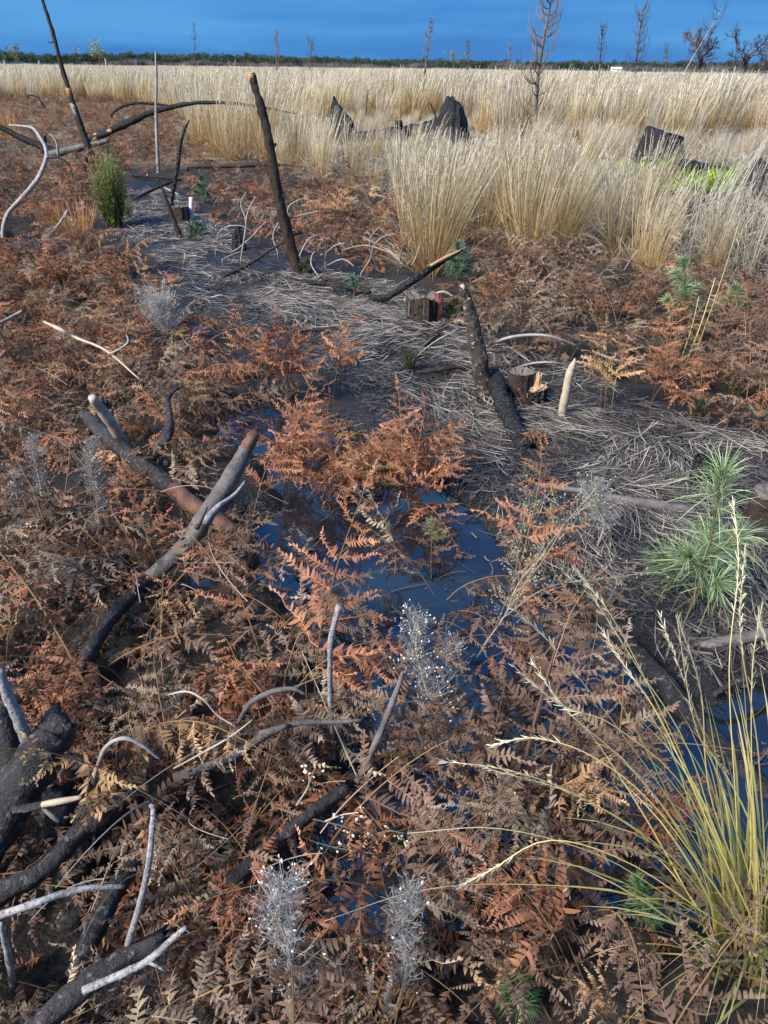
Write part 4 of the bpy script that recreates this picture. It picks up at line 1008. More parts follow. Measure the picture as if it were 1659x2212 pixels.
def crown_tree(label, foot, top, seed, spread, mat, dist, depthn=5, w0=9, lean=0.0, minw=0.03):
    """old bare tree with a broad twiggy crown"""
    rg = np.random.default_rng(seed)
    b = PV(foot[0], foot[1], dist); b[2] = 0.0; minw = .40 * dist / FOC
    e = PV(top[0], top[1], b[1]); h = e[2] - b[2]
    o = link('bare_tree', None, b); tag(o, label, 'dead tree')
    wr = w0 * .5 * depth_of(b) / FOC
    cr = []
    tm = MB()
    tr = spline([b, b + [lean * h * .2, 0, h * .25], b + [lean * h * .3, 0, h * .5]], 8)
    tube(tm, tr, np.linspace(wr, wr * .7, 8), 8, .12, seed); part('trunk', tm, CHARBROWN, o, b, True)
    def grow(mb, p, d, ln, w, lv):
        m = 5; s = np.linspace(0, 1, m)[:, None]
        bend = norm(rg.normal(size=3)) * .35 + np.array([0, 0, .12])
        pts = p + (d + bend * s * .6) * ln * s
        tube(mb, pts, np.linspace(w, w * .6, m), 5 if lv < 2 else 3, cap=False, r=rg.random())
        if lv >= depthn: return
        for _ in range(3 if lv < depthn - 1 else 4):
            dd = norm(d + rg.normal(size=3) * .62 + [0, 0, .18])
            f = rg.uniform(.45, 1); q = p + (d + bend * f * .6) * ln * f
            grow(mb, q, dd, ln * rg.uniform(.55, .8), max(w * .58, minw), lv + 1)
    for k in range(6):
        az = k * 1.05 + rg.random(); i = rg.integers(3, 8)
        d = norm([math.cos(az) * spread, math.sin(az) * spread, .55])
        mb = MB(); grow(mb, tr[i], d, h * .235, wr * .5, 1); part('branch', mb, TWIGBROWN, o, b)
    return o

bare_pine('tall bare young pine with upswept pale branches reaching above the sky edge', (1152, 305), (1195, -25), 1, 12, .27, BARKGREY, TWIGPALE, w0=12, curve=-.03, side_t=.2, minw=.006)
bare_pine('thin pale dead sapling with white stem at right, thin branches flaring up', (1418, 330), (1560, 18), 2, 5, .26, SILVER, TWIGBROWN, w0=4.5, side_t=.45, curve=-.05, dist=24, minw=.007)
bare_pine('small bare pine with reddish twigs behind the tall black stump', (905, 262), (932, 45), 3, 8, .13, BARKGREY, TWIGPALE, w0=6, dist=30, side_t=.3, minw=.008)
bare_pine('bare young pine forked like a candlestick against the sky at right', (1365, 215), (1388, 18), 4, 6, .26, TWIGBROWN, TWIGBROWN, w0=6, dist=45, side_t=.4, minw=.012)
bare_pine('slim bare pine left of the candlestick pine', (1290, 212), (1302, 55), 5, 6, .18, TWIGBROWN, TWIGBROWN, w0=5, dist=48, side_t=.45, minw=.012)
bare_pine('small reddish bare pine far off on the centre left skyline', (597, 165), (597, 66), 6, 8, .15, TWIGPALE, TWIGPALE, w0=4, dist=90, side_t=.35, minw=.02)
bare_pine('faint bare pine on the skyline between the tall pine and the twiggy trees', (1437, 205), (1440, 95), 7, 6, .2, TWIGBROWN, TWIGBROWN, w0=4, dist=55, minw=.013)
bare_pine('small bare sapling far off just left of the tall bare young pine', (1100, 170), (1102, 98), 8, 6, .2, TWIGPALE, TWIGPALE, w0=4, dist=80, minw=.018)
bare_pine('small bare sapling far off behind the reddish twigged pine', (1010, 165), (1012, 90), 9, 6, .2, TWIGBROWN, TWIGBROWN, w0=3, dist=80, minw=.018)
bare_pine('thin bare sapling in the grass left of the tall black stump', (788, 285), (795, 195), 10, 7, .14, TWIGBROWN, TWIGBROWN, w0=4, dist=26, minw=.006)
bare_pine('thin bare tree far off right of the reddish skyline pine', (668, 165), (672, 88), 11, 6, .3, TWIGBROWN, TWIGBROWN, w0=3, dist=95, minw=.02)
bare_pine('spindly bare tree on the left skyline right of the silver pole', (418, 150), (420, 55), 12, 4, .18, TWIGBROWN, TWIGBROWN, w0=2.5, dist=120, minw=.02)
bare_pine('dark bare sapling cut by the right edge of the picture', (1640, 215), (1652, 120), 13, 6, .22, BARKGREY, TWIGBROWN, w0=5, dist=38, minw=.010)
crown_tree('old bare tree with broken dark trunk and twiggy crown on the right skyline', (1508, 163), (1512, 55), 21, .55, TWIGBROWN, 95, w0=9, minw=.035)
crown_tree('old bare tree with round crown and bent dark trunk near the right edge', (1598, 163), (1615, 48), 22, .75, TWIGBROWN, 95, w0=9, lean=.25, minw=.035)
crown_tree('bare twiggy tree mostly outside the right edge of the picture', (1690, 165), (1688, 60), 23, .75, TWIGBROWN, 95, w0=8, minw=.035)
upright('bare_branch', 'pale dead branch slanting up through the grass at far right', 'branch', [(1480, 235, 3), (1540, 205, 5), (1590, 193, 6)], BARKGREY, y=24)
upright('dark_stalk', 'black burnt thistle-like stalk in the pale grass left of the flat topped stump', 'stalk', [(1298, 300, 3), (1300, 262, 4), (1302, 240, 8), (1301, 226, 3)], CHAR, y=22)

# ---------------------------------------------------------------- tiny far things
def green_pine(label, u, v_foot, v_top, dist, seed):
    b = PV(u, v_foot, dist); b[2] = 0; h = PV(u, v_top, dist)[2]
    rg = np.random.default_rng(seed); o = link('pine_tree', None, b); tag(o, label, 'tree')
    mb = MB(); tube(mb, spline([(0, 0, 0), (.02 * h, 0, h * .5), (0, 0, h * .95)], 8), np.linspace(.025 * h, .008 * h, 8), 6); part('trunk', mb, BARKGREY, o)
    mb = MB(); n = 500
    lob = np.array([(rg.normal() * .22 * h, rg.normal() * .22 * h, rg.uniform(.5, 1) * h) for _ in range(10)])
    p = lob[rg.integers(0, 10, n)] + rg.normal(size=(n, 3)) * .055 * h
    d = norm(rg.normal(size=(n, 3)) + [0, 0, .8]); ln = .05 * h
    ribbons(mb, np.stack([p, p + d * ln], 1), np.array([.022, .008]) * h, norm(np.cross(d, rg.normal(size=(n, 3)))), r=rg.random(n))
    part('crown', mb, BROOM, o)
    return o
green_pine('young yellow green pine on the left skyline', 215, 140, 92, 150, 1)
green_pine('small green pine at far left on the skyline', 40, 140, 96, 150, 2)
green_pine('single green pine crown poking above the treeline right of the red twigged pine', 978, 150, 108, 330, 3)
for u, lab in ((86, 'pale fence post on the far left skyline'), (230, 'pale fence post on the skyline right of the leaning pole'), (12, 'pale fence post nearest the left edge of the skyline')):
    b = PV(u, 142, 130); b[2] = 0; mb = MB(); tube(mb, np.array([b, b + [0, 0, 1.9 if u != 230 else 2.3]]), .13, 6, .05); tag(link('fence_post', mb.mesh('fence_post', POSTGREY, False, b), b), lab, 'post')
b = PV(1329, 163, 300); b[2] = 0.1
o = link('white_cabin', None, b); tag(o, 'tiny white cabin in front of the far treeline', 'cabin')
mb = MB()
def boxv(c, s):
    x, y, z = c; a, bb, h = s
    return [(x + i * a, y + j * bb, z + k * h) for k in (0, 1) for j in (-1, 1) for i in (-1, 1)]
BQ = [(0, 1, 3, 2), (4, 6, 7, 5), (0, 4, 5, 1), (1, 5, 7, 3), (3, 7, 6, 2), (2, 6, 4, 0)]
mb.add(boxv((0, 0, 0), (1.5, 1.2, 2.1)), BQ); part('wall', mb, WHITEPAINT, o)
mb = MB(); mb.add([(-1.7, -1.4, 2.1), (1.7, -1.4, 2.1), (1.7, 1.4, 2.1), (-1.7, 1.4, 2.1), (-1.7, 0, 2.6), (1.7, 0, 2.6)], [(0, 1, 5, 4), (2, 3, 4, 5)], [(0, 4, 3), (1, 2, 5)]); part('roof', mb, WHITEPAINT, o)
mb = MB(); mb.add(boxv((0.4, -1.23, 0), (.4, .02, 1.8)), BQ); part('door', mb, POSTGREY, o)

# ---------------------------------------------------------------- near grass tussocks, each a thing
def place_tussock(u, v, me, label, s=1.0, name='grass_tussock', group='pale dry grass tussocks behind the bracken'):
    b = on_ground(u, v)
    o = link(name, me, b); o.scale = (s, s, s); o.rotation_euler = (RNG.normal() * .05, RNG.normal() * .05, RNG.uniform(-.5, .5))
    return tag(o, label, 'grass', group)

front = [(925, 592, 0, 1.02, 'golden footed tall grass tussock standing just right of the split black pole'),
         (945, 575, 1, .95, 'slanting golden tussock behind the split black pole'),
         (1045, 525, 2, 1.0, 'tall pale tussock behind the green sapling by the split pole'),
         (1125, 552, 3, 1.05, 'tall orange based tussock in the middle of the front grass row'),
         (1150, 570, 5, 1.0, 'broad tussock with orange stems leaning right, front row'),
         (1205, 545, 4, 1.05, 'dense golden tussock, second right of the orange based one'),
         (1330, 548, 0, .95, 'thin grey gold tussock before the dark gap'),
         (1385, 580, 2, 1.0, 'pale tussock fanning right in front of the dark gap'),
         (1410, 598, 1, .8, 'small sparse tussock below the dark gap'),
         (1545, 560, 3, .95, 'upright pale tussock right of the dark gap'),
         (1600, 600, 5, .95, 'loose tussock in front of the moss at the right'),
         (1655, 585, 4, 1.05, 'tall tussock cut by the right edge'),
         (700, 395, 1, .95, 'pale tussock right of the leaning charred post'),
         (640, 372, 0, .9, 'low golden tussock behind the leaning charred post'),
         (470, 338, 2, 1.15, 'big pale tussock left of the leaning post, whitest of the left group'),
         (525, 345, 3, 1.2, 'tall pale feathery tussock just left of the leaning post'),
         (575, 348, 5, 1.1, 'pale tussock right behind the leaning post, arching right'),
         (430, 325, 4, 1.0, 'leftmost pale tussock by the level black branch'),
         (760, 408, 2, .9, 'tussock with golden base right of the leaning post'),
         (880, 470, 5, .95, 'pale tussock behind the tallest silvery roots'),
         (990, 470, 3, .9, 'pale upright tussock below the tall black stump'),
         (1090, 470, 1, .95, 'pale upright tussock below the tall bare pine')]
for u, v, k, s, lab in front: place_tussock(u, v, near_meshes[k] if u < 1480 else sparse_me, lab, s * ((.66 if u > 1480 else .66 if u > 1360 else .93) if u > 640 else 1.08))
g0 = sample_ground(-11, 15, 6.6, 20.5, 2.9, lambda u, v, x, y, z: grass_ok(u, v, x, y, z) & (u > -150) & (u < 1800) & (vnoise(x * .9, y * .9, 60) > .25 + .2 * (v > 440)) & ~((u > 1380) & (v > 400) & (RNG.random(len(u)) < .8)))
cu, cv, _ = project(g0)
front_uv = np.array([(f[0], f[1]) for f in front])
keep = [i for i in range(len(g0)) if np.min(np.hypot(front_uv[:, 0] - cu[i], (front_uv[:, 1] - cv[i]) * 1.5)) > 22]
g0 = g0[keep]; cu = cu[keep]; cv = cv[keep]
for u, v, s_, lab in ((1500, 520, .9, 'sparse tall stems standing in the dark gap'), (1470, 575, .8, 'sparse grey stems in front of the dark gap'), (1560, 500, .9, 'thin pale stems in front of the moss'), (1610, 530, 1.0, 'thin stems left of the right edge tussock'),
                      (1640, 500, .95, 'sparse pale stems under the right edge stump'), (1520, 590, .9, 'sparse stems above the tall right-hand sapling'), (1590, 560, 1.0, 'loose pale stems leaning right near the right edge'), (1655, 625, .95, 'lowest sparse stems at the right edge')):
    place_tussock(u, v, sparse_me, lab, s_)
gb = sample_ground(-4, 5, 15, 30, 2.6, lambda u, v, x, y, z: any_poly(u, v, [[(640, 250), (1060, 250), (1080, 345), (660, 340)]]))
bu, bv, _ = project(gb)
for i in range(len(gb)):
    rel, what = describe(bu[i], bv[i])
    place_tussock(bu[i], bv[i], (grey_meshes if RNG.random() < .6 else near_meshes)[RNG.integers(0, 5)], fresh('stunted dry grass tuft', '', bu[i], bv[i], 'tiny').replace('  ', ' '), RNG.uniform(.26, .42))
order = np.argsort(g0[:, 1]); count = 0
for i in order:
    u, v = cu[i], cv[i]
    grey = (v < 470 and u > 640 and RNG.random() < .75) or RNG.random() < .18
    me = (grey_meshes if grey else near_meshes)[RNG.integers(0, 5)]
    where = ('in the right-hand grass beside the moss' if u > 1420 else 'in the middle of the grass below the tall bare pine' if u > 1050 else 'in the grass below the pair of black stumps' if u > 640 else 'in the grass round the leaning charred post')
    sz_ = RNG.uniform(.65, 1.1)
    look = ('low grey' if grey else 'tall golden' if sz_ > .9 else 'short golden') + ' grass tussock'
    place_tussock(u, v, me, fresh(look, '', u, v, 'narrow' if sz_ < .8 else 'wide').replace('  ', ' '), sz_ * (.80 if v > 480 else .60 if u > 640 else .85))
    count += 1

# orange grass clump and thin stems on the left
orange_me = tussock(480, 110, 70, .62, .12, -.12, .005, 3, 6, .55).mesh('grass_tussock', GRASS_ORANGE)
place_tussock(175, 528, orange_me, 'orange spreading grass clump beside the olive shrub', .72, group=None); mark(190, 500, 'the orange grass clump')
place_tussock(120, 500, orange_me, 'smaller orange grass clump left of the spreading one', .5, group=None)
place_tussock(20, 300, orange_me, 'rusty dry grass at the far left edge', 1.2, group=None)

# moss and pale green grass
def tuft(seed, n, h, spread, w, mat, name):
    rg = np.random.default_rng(seed); mb = MB()
    az = rg.uniform(0, 6.28, n); rad = spread * np.sqrt(rg.random(n)); b = np.stack([np.cos(az) * rad, np.sin(az) * rad, np.zeros(n)], -1)
    d = norm(np.stack([rg.normal(size=n) * .6, rg.normal(size=n) * .6, np.ones(n)], -1)); ln = h * rg.uniform(.4, 1, n)
    s = np.linspace(0, 1, 4)[None, :, None]
    p = b[:, None] + d[:, None] * ln[:, None, None] * s + np.stack([np.cos(az), np.sin(az), -np.ones(n) * .5], -1)[:, None] * ln[:, None, None] * .5 * s ** 2
    ribbons(mb, p, w * np.array([1, 1, .8, .1]), norm(np.cross(d, rg.normal(size=(n, 3)))), r=rg.random(n))
    return mb.mesh(name, mat)
moss_me = [tuft(500 + i, 70, .20, .2, .012, MOSS, 'moss') for i in range(4)]
MOSS_PX = [[(1420, 362), (1500, 382), (1640, 400), (1720, 412), (1720, 436), (1640, 428), (1560, 424), (1470, 412), (1418, 392)], [(1350, 362), (1420, 372), (1430, 395), (1350, 386)]]
p = sample_ground(3, 12, 8, 17, 60, lambda u, v, x, y, z: any_poly(u, v, MOSS_PX) & (vnoise(x * 2.5, y * 2.5, 81) > .3)); n = len(p)
scatter('moss', moss_me, p, rz_rot(n, .25), RNG.uniform(.7, 1.4, n), RNG.integers(0, 4, n))
pale_me = [tuft(510 + i, 40, .28, .2, .007, PALEGRN, 'green_grass') for i in range(3)]
p = sample_ground(-4, 14, 11, 22, 5, lambda u, v, x, y, z: any_poly(u, v, [[(820, 300), (1060, 318), (1120, 330), (1060, 345), (820, 325)], [(1290, 370), (1400, 385), (1400, 400), (1290, 395)]])); n = len(p)
scatter('green_grass', pale_me, p, rz_rot(n, .2), RNG.uniform(.6, 1.3, n), RNG.integers(0, 3, n))
# dark low cover in the gap beneath the moss, and thin low thatch around the grass feet
thatch_me = [tuft(520 + i, 50, .35, .3, .006, GRASS_GREY, 'dead_grass') for i in range(4)]
p = sample_ground(-6, 12, 6.2, 18, 5, lambda u, v, x, y, z: (any_poly(u, v, GRASS_PX) | any_poly(u, v, BARE_PX)) & ~any_poly(u, v, MOSS_PX) & (z > 0)); n = len(p)
scatter('dead_grass', thatch_me, p, rz_rot(n, .3), RNG.uniform(.6, 1.3, n), RNG.integers(0, 4, n))

# ---------------------------------------------------------------- dead bracken
def pinna_mb(seed, L_, lw, curl, n=15, twist=0.0, pc=0.6, mb=None, xf=None, detail=3, mi=0, r=None, crumple=.3):
    """one bracken leaflet (pinna): midrib along +X, comb of pinnules on both sides, withered by `curl`"""
    rg = np.random.default_rng(seed); mb = mb or MB()
    S = 9; s = np.linspace(0, 1, S)
    ph = -curl * s ** 1.3; dx = np.cos(ph) * L_ / (S - 1); dz = np.sin(ph) * L_ / (S - 1)
    wob = np.cumsum(rg.normal(size=S) * .012)
    mid = np.stack([np.concatenate([[0], np.cumsum(dx[1:])]), wob * L_ * 3, np.concatenate([[0], np.cumsum(dz[1:])])], -1)
    tg = norm(np.gradient(mid, axis=0)); up = np.stack([-tg[:, 2], np.zeros(S), tg[:, 0]], -1)
    K = n * 2
    f = np.repeat((np.arange(n) + .6) / (n + .4), 2); side = np.tile([1.0, -1.0], n); f = np.clip(f + np.where(side > 0, .0, .018), 0, 1)
    ix = f * (S - 1); i0 = np.minimum(ix.astype(int), S - 2); w = (ix - i0)[:, None]
    pos = mid[i0] * (1 - w) + mid[i0 + 1] * w; T = norm(tg[i0] * (1 - w) + tg[i0 + 1] * w); U = norm(up[i0] * (1 - w) + up[i0 + 1] * w)
    Yv = np.cross(U, T)
    ln = lw * np.interp(f, [0, .12, .35, 1.0], [.6, 1, .98, .12]) * rg.uniform(.75, 1.12, K) * np.where(rg.random(K) < .13, rg.uniform(.15, .6, K), 1)
    fw = .28 + rg.normal(size=K) * .10
    D = norm(Yv * side[:, None] + T * fw[:, None])
    a = twist + rg.normal(size=K) * .28 + crumple * np.sin(f * 9 + seed)
    m = detail + 1; q = np.linspace(0, 1, m)
    bend = pc * rg.uniform(.2, 1.7, K)
    an = a[:, None] - bend[:, None] * q[None] ** 1.2
    st = ln[:, None] / detail
    cx = np.concatenate([np.zeros((K, 1)), np.cumsum(np.cos(an[:, 1:]) * st, 1)], 1); cz = np.concatenate([np.zeros((K, 1)), np.cumsum(np.sin(an[:, 1:]) * st, 1)], 1)
    pts = pos[:, None] + D[:, None] * cx[..., None] + U[:, None] * cz[..., None] + T[:, None] * (q ** 2)[None, :, None] * (ln * .18)[:, None, None]
    wid = (L_ / n) * np.interp(q, [0, .35, .75, 1], [.62, .74, .52, .06])
    tt = np.repeat(f, m)
    def put(v): return v if xf is None else v @ xf[:3, :3].T + xf[:3, 3]
    sd = norm(T + .15 * U * rg.normal(size=(K, 1)))
    K_, S_ = pts.shape[:2]
    if xf is not None:
        pts = put(pts); sd = norm(sd @ xf[:3, :3].T); wid = wid * np.linalg.norm(xf[:3, 0])
    rr = RNG.random() * .6 + .4 * rg.random(K) if r is None else np.full(K, r)
    ribbons(mb, pts, wid, sd, t=tt, r=rr, mi=mi)
    rib = put(mid); sdr = np.repeat(np.array([[0, 1.0, 0]]), 1, 0)
    if xf is not None: sdr = norm(sdr @ xf[:3, :3].T)
    ribbons(mb, rib[None], np.linspace(.0035, .001, S) * (1 if xf is None else np.linalg.norm(xf[:3, 0])), sdr, t=np.full(S, .9), r=[.95], mi=mi)
    return mb

PIN = []     # leaflet variants: (length, curl)
for i, (cv, pcv, tw) in enumerate(((.15, .35, .1), (.4, .6, .15), (.8, .8, .0), (-.25, .5, .2), (1.5, 1.2, -.1), (2.6, 1.5, -.2), (.5, 1.6, .5), (1.1, .6, .3), (.25, 1.1, -.3), (1.9, .8, .4), (.6, .3, -.5), (3.4, 1.8, .2))):
    PIN.append(dict(seed=600 + i, L_=.2, lw=.037, curl=cv, pc=pcv, twist=tw, n=14))
PIN_ME = [[pinna_mb(**p, crumple=.6).mesh('pinna', FERN[t]) for p in PIN] for t in range(4)]

def frond_plan(seed, form):
    """stalk curve and leaflets of one frond standing at the origin, leaning towards +X"""
    rg = np.random.default_rng(seed)
    L_, a0, a1, withered = {'upright': (.62, 84, 35, .15), 'arching': (.70, 68, -12, .3), 'collapsed': (.66, 50, -55, .65), 'flat': (.55, 30, -8, .4)}[form]
    L_ *= rg.uniform(.85, 1.15); a0 = R(a0 + rg.normal() * 8); a1 = R(a1 + rg.normal() * 10)
    S = 16; s = np.linspace(0, 1, S); an = a0 + (a1 - a0) * s ** 1.3
    yaw = np.cumsum(rg.normal(size=S) * .07)
    d = np.stack([np.cos(an) * np.cos(yaw), np.cos(an) * np.sin(yaw), np.sin(an)], -1)
    p = np.vstack([[0, 0, 0], np.cumsum(d[1:] * L_ / (S - 1), 0)])
    leaves = []
    s0 = rg.uniform(.30, .42); npair = rg.integers(7, 10)
    for k in range(npair):
        f = s0 + (1 - s0) * (k / npair) ** .9
        for sg in (1, -1):
            if rg.random() < .08: continue
            fi = min(f + (0.01 if sg > 0 else 0), .98) * (S - 1); i0 = int(fi); w = fi - i0
            q = p[i0] * (1 - w) + p[min(i0 + 1, S - 1)] * w; T = d[i0]
            side = norm(np.cross([0, 0, 1.0], T)) * sg
            nrm = norm(np.cross(T, side) * sg)
            wilt = rg.normal() * .45 + withered * .8
            x = norm(side * 1.0 + T * rg.uniform(.25, .75) - nrm * wilt * .9)
            z = norm(nrm + side * wilt * .7 * 1.0 + rg.normal(size=3) * .42); y = norm(np.cross(z, x)); z = np.cross(x, y)
            sc = (1.12 - .85 * (f - s0) / (1 - s0)) * rg.uniform(.85, 1.15)
            if rg.random() < withered: v = rg.choice([2, 4, 5, 6, 7, 8, 9, 11])
            else: v = rg.choice([0, 1, 3, 2, 7, 8, 10])
            m = np.eye(4); m[:3, 0] = x * sc; m[:3, 1] = y * sc; m[:3, 2] = z * sc; m[:3, 3] = q
            leaves.append((int(v), m))
    x = d[-1]; sd = norm(np.cross([0, 0, 1.0], x)); z = np.cross(x, sd); sc = .5
    m = np.eye(4); m[:3, 0] = x * sc; m[:3, 1] = sd * sc; m[:3, 2] = z * sc; m[:3, 3] = p[-1]
    leaves.append((1, m))
    rad = np.linspace(.0034, .0009, S)
    return dict(curve=p, rad=rad, leaves=leaves, form=form)

FORMS = ['upright', 'arching', 'collapsed', 'flat']
PLANS = [frond_plan(700 + i, FORMS[i % 4]) for i in range(28)]
def stalk_mb(pl):
    mb = MB(); tube(mb, pl['curve'], pl['rad'], 5, cap=False, r=.5); return mb
STALK_ME = [stalk_mb(pl).mesh('stalk', STALK) for pl in PLANS]
def whole(pl, tone):
    mb = MB()
    for v, m in pl['leaves']:
        pinna_mb(**{**PIN[v], 'n': 13}, mb=mb, xf=m, detail=2, mi=0)
    tube(mb, pl['curve'], pl['rad'], 4, cap=False, mi=1)
    return mb.mesh('bracken_frond', [FERN[tone], STALK])
WHOLE = [[whole(pl, t) for pl in PLANS] for t in range(4)]

BRK_LEFT = [(-1800, 640), (-500, 590), (60, 575), (200, 570), (330, 640), (440, 745), (560, 850), (700, 850), (780, 855), (700, 870), (560, 880), (440, 900), (440, 1000), (480, 1080),
            (600, 1130), (610, 1200), (640, 1300), (680, 1390), (715, 1490), (760, 1590), (820, 1660), (900, 1700), (1000, 1760), (1150, 1760), (1290, 1830), (1400, 1900), (1430, 2000), (1500, 2080), (1700, 2160), (1900, 2060), (2300, 1960), (3000, 1960), (3000, 3300), (-600, 2700), (-2200, 2500)]
BRK_FAR = [(-900, 208), (200, 203), (330, 214), (400, 262), (400, 320), (360, 360), (300, 370), (240, 410), (240, 480), (200, 560), (-600, 620)]
BRK_MID = [(430, 400), (640, 400), (820, 425), (870, 500), (900, 600), (780, 560), (620, 550), (520, 500), (450, 455)]
BRK_RIGHT = [(1015, 640), (1060, 590), (1200, 590), (1400, 610), (1600, 640), (2000, 680), (3200, 760), (3200, 1150), (2300, 1000), (1900, 930), (1700, 900), (1600, 950), (1480, 880), (1280, 790), (1060, 790), (1010, 720)]
BRK_POOL = [(620, 1000), (700, 975), (830, 985), (920, 1010), (930, 1070), (840, 1085), (700, 1070), (630, 1040)]
LOG_GAPS = [[(150, 860), (330, 950), (450, 1080), (600, 1150), (600, 1240), (420, 1190), (300, 1080), (150, 960)], [(500, 930), (580, 930), (560, 1090), (480, 1230), (360, 1300), (330, 1230), (460, 1090)],
            [(360, 1640), (560, 1560), (640, 1560), (560, 1620), (400, 1700)]]
DARK_HOLE = [(-100, 1560), (160, 1540), (340, 1750), (330, 1960), (300, 2150), (-100, 2220)]
def tone_pick(u, v, x, y):
    q = vnoise(x * 1.3, y * 1.3, 90); r = RNG.random()
    if any_poly(np.array([u]), np.array([v]), [BRK_POOL])[0]: pr = (.72, .12, .04, .12)
    elif v < 420: pr = (.22, .66, .10, .02)
    elif u > 980 and v < 960: pr = (.05, .68, .24, .03)
    elif v > 1250 and u > 640: pr = (.18, .54, .20, .08)
    elif q > .58: pr = (.46, .34, .14, .06)
    elif u < 420 and v > 850: pr = (.22, .44, .26, .08)
    else: pr = (.34, .42, .17, .07)
    return int(np.searchsorted(np.cumsum(pr), r * .999))

pts = []
def grab(poly, box, dens, thin=None):
    p = sample_ground(*box, dens, lambda u, v, x, y, z: in_poly(u, v, poly) & (z > -.3))
    pts.append(p)
grab(BRK_LEFT, (-6, 2.6, .45, 7.6), 118)
grab(BRK_FAR, (-30, -1.5, 7, 42), 13)
grab([(210, 285), (420, 290), (440, 400), (330, 372), (250, 372)], (-8, -2, 10, 20), 16)
grab([(-300, 378), (190, 378), (235, 480), (120, 500), (-300, 510)], (-12, -2, 7, 16), 26)
grab(BRK_MID, (-4, 1, 6, 13), 30)
grab(BRK_RIGHT, (.3, 7.5, 2.6, 8), 75)
grab([(1760, 1560), (2200, 1560), (3000, 1600), (3000, 1960), (2300, 1960), (2320, 1700)], (.9, 4, .7, 2.4), 60)
grab([(660, 1380), (900, 1330), (1250, 1380), (1330, 1500), (1330, 1900), (800, 1800), (640, 1560)], (-1, 1.2, .9, 2.4), 20)
grab(BRK_POOL, (-1.4, .6, 2.4, 4), 200)
fp = np.vstack(pts)
fu, fv, fd = project(fp)
hole = any_poly(fu, fv, [DARK_HOLE]) & (RNG.random(len(fp)) < .30)
crowd = (vnoise(fp[:, 0] * 2.3, fp[:, 1] * 2.3, 95) < .25) & (RNG.random(len(fp)) < .6)
inpath = any_poly(fu, fv, [PATH_PX]) & (RNG.random(len(fp)) < .9)
POOL_CLEAR = [[(585, 1085), (930, 1088), (1090, 1165), (1150, 1290), (1090, 1480), (1010, 1580), (720, 1580), (590, 1400), (570, 1200)], [(1180, 1440), (1400, 1440), (1700, 1560), (1700, 1960), (1400, 1900), (1250, 1680)]]
openw = any_poly(fu, fv, POOL_CLEAR) & (RNG.random(len(fp)) < .93)
openw |= any_poly(fu, fv, [[(480, 1120), (600, 1080), (600, 1330), (540, 1330)], [(1380, 1960), (1720, 1960), (1720, 2330), (1480, 2260)]]) & (RNG.random(len(fp)) < .75)
thin = (fv > 1850) & (RNG.random(len(fp)) < .30)
gaps = any_poly(fu, fv, LOG_GAPS) & (RNG.random(len(fp)) < .55)
k = ~openw & ~thin & ~gaps & ~hole & ~crowd & ~inpath & (np.hypot(fp[:, 0], fp[:, 1]) > .62)
fp, fu, fv, fd = fp[k], fu[k], fv[k], fd[k]
# some set by hand: clumps that stand on their own
solo = []
for u, v, nn, tone, form, sc, txt in ((1290, 915, 3, 3, 'upright', .75, 'tan bracken clump on the straw'), (1400, 905, 4, 0, 'upright', .62, 'orange bracken clump'), (1470, 900, 4, 0, 'arching', .66, 'orange bracken clump'),
                                      (1195, 962, 2, 0, 'flat', .5, 'small orange bracken on the straw'), (1325, 1400, 3, 0, 'collapsed', .8, 'dark rust bracken by the water'), (1115, 1250, 2, 0, 'upright', .95, 'rust bracken standing in the pool edge'),
                                      (845, 1240, 1, 2, 'upright', .8, 'pale bracken in the pool'), (770, 1270, 2, 2, 'arching', .9, 'pale arching bracken in the pool'), (960, 1285, 4, 1, 'arching', .6, 'brown bracken round the pool sapling'),
                                      (1100, 1520, 1, 1, 'upright', .9, 'brown bracken in the pool'), (1130, 1680, 2, 1, 'upright', 1.0, 'brown bracken in the pool'), (1260, 1700, 2, 1, 'arching', .9, 'brown bracken in the pool'), (960, 1700, 2, 1, 'upright', .8, 'brown bracken in the pool'),
                                      (680, 1545, 1, 0, 'upright', .95, 'rust bracken standing clear at the pool edge'), (640, 880, 3, 0, 'upright', .8, 'orange bracken by the black pool'), (720, 880, 3, 0, 'upright', .85, 'orange bracken by the black pool'), (560, 860, 3, 0, 'upright', .8, 'orange bracken by the black pool'),
                                      (740, 690, 2, 1, 'upright', .5, 'small brown bracken on the straw'), (620, 1040, 2, 0, 'upright', 0.83, ''), (638, 1051, 2, 0, 'arching', 0.62, ''), (657, 1067, 2, 0, 'upright', 0.66, ''), (675, 1062, 2, 0, 'arching', 0.73, ''), (694, 1058, 2, 0, 'arching', 0.65, ''), (712, 1071, 2, 0, 'upright', 0.77, ''), (731, 1032, 2, 0, 'arching', 0.63, ''), (749, 1065, 2, 0, 'upright', 0.73, ''), (768, 1062, 2, 3, 'arching', 0.80, ''), (786, 1049, 2, 0, 'arching', 0.72, ''), (805, 1072, 2, 3, 'upright', 0.63, ''), (823, 1052, 2, 0, 'arching', 0.72, ''), (842, 1058, 2, 0, 'arching', 0.81, ''), (860, 1055, 2, 0, 'upright', 0.75, ''), (879, 1070, 2, 0, 'upright', 0.82, ''), (897, 1074, 2, 0, 'upright', 0.78, ''), (916, 1044, 2, 0, 'arching', 0.75, '')):
    for q in range(nn):
        uu, vv = u + RNG.normal() * 18 * (q > 0), v + RNG.normal() * 12 * (q > 0)
        p = P(uu, vv, 0.0); p[2] = max(float(gz(p[:1], p[1:2])[0]), -.08)
        solo.append((p, tone, form, sc))
fronds = [(fp[i], None, None, None) for i in range(len(fp))] + solo
pw = np.array([f[0] for f in fronds]); uu, vv, dd = project(pw + [0, 0, .15])
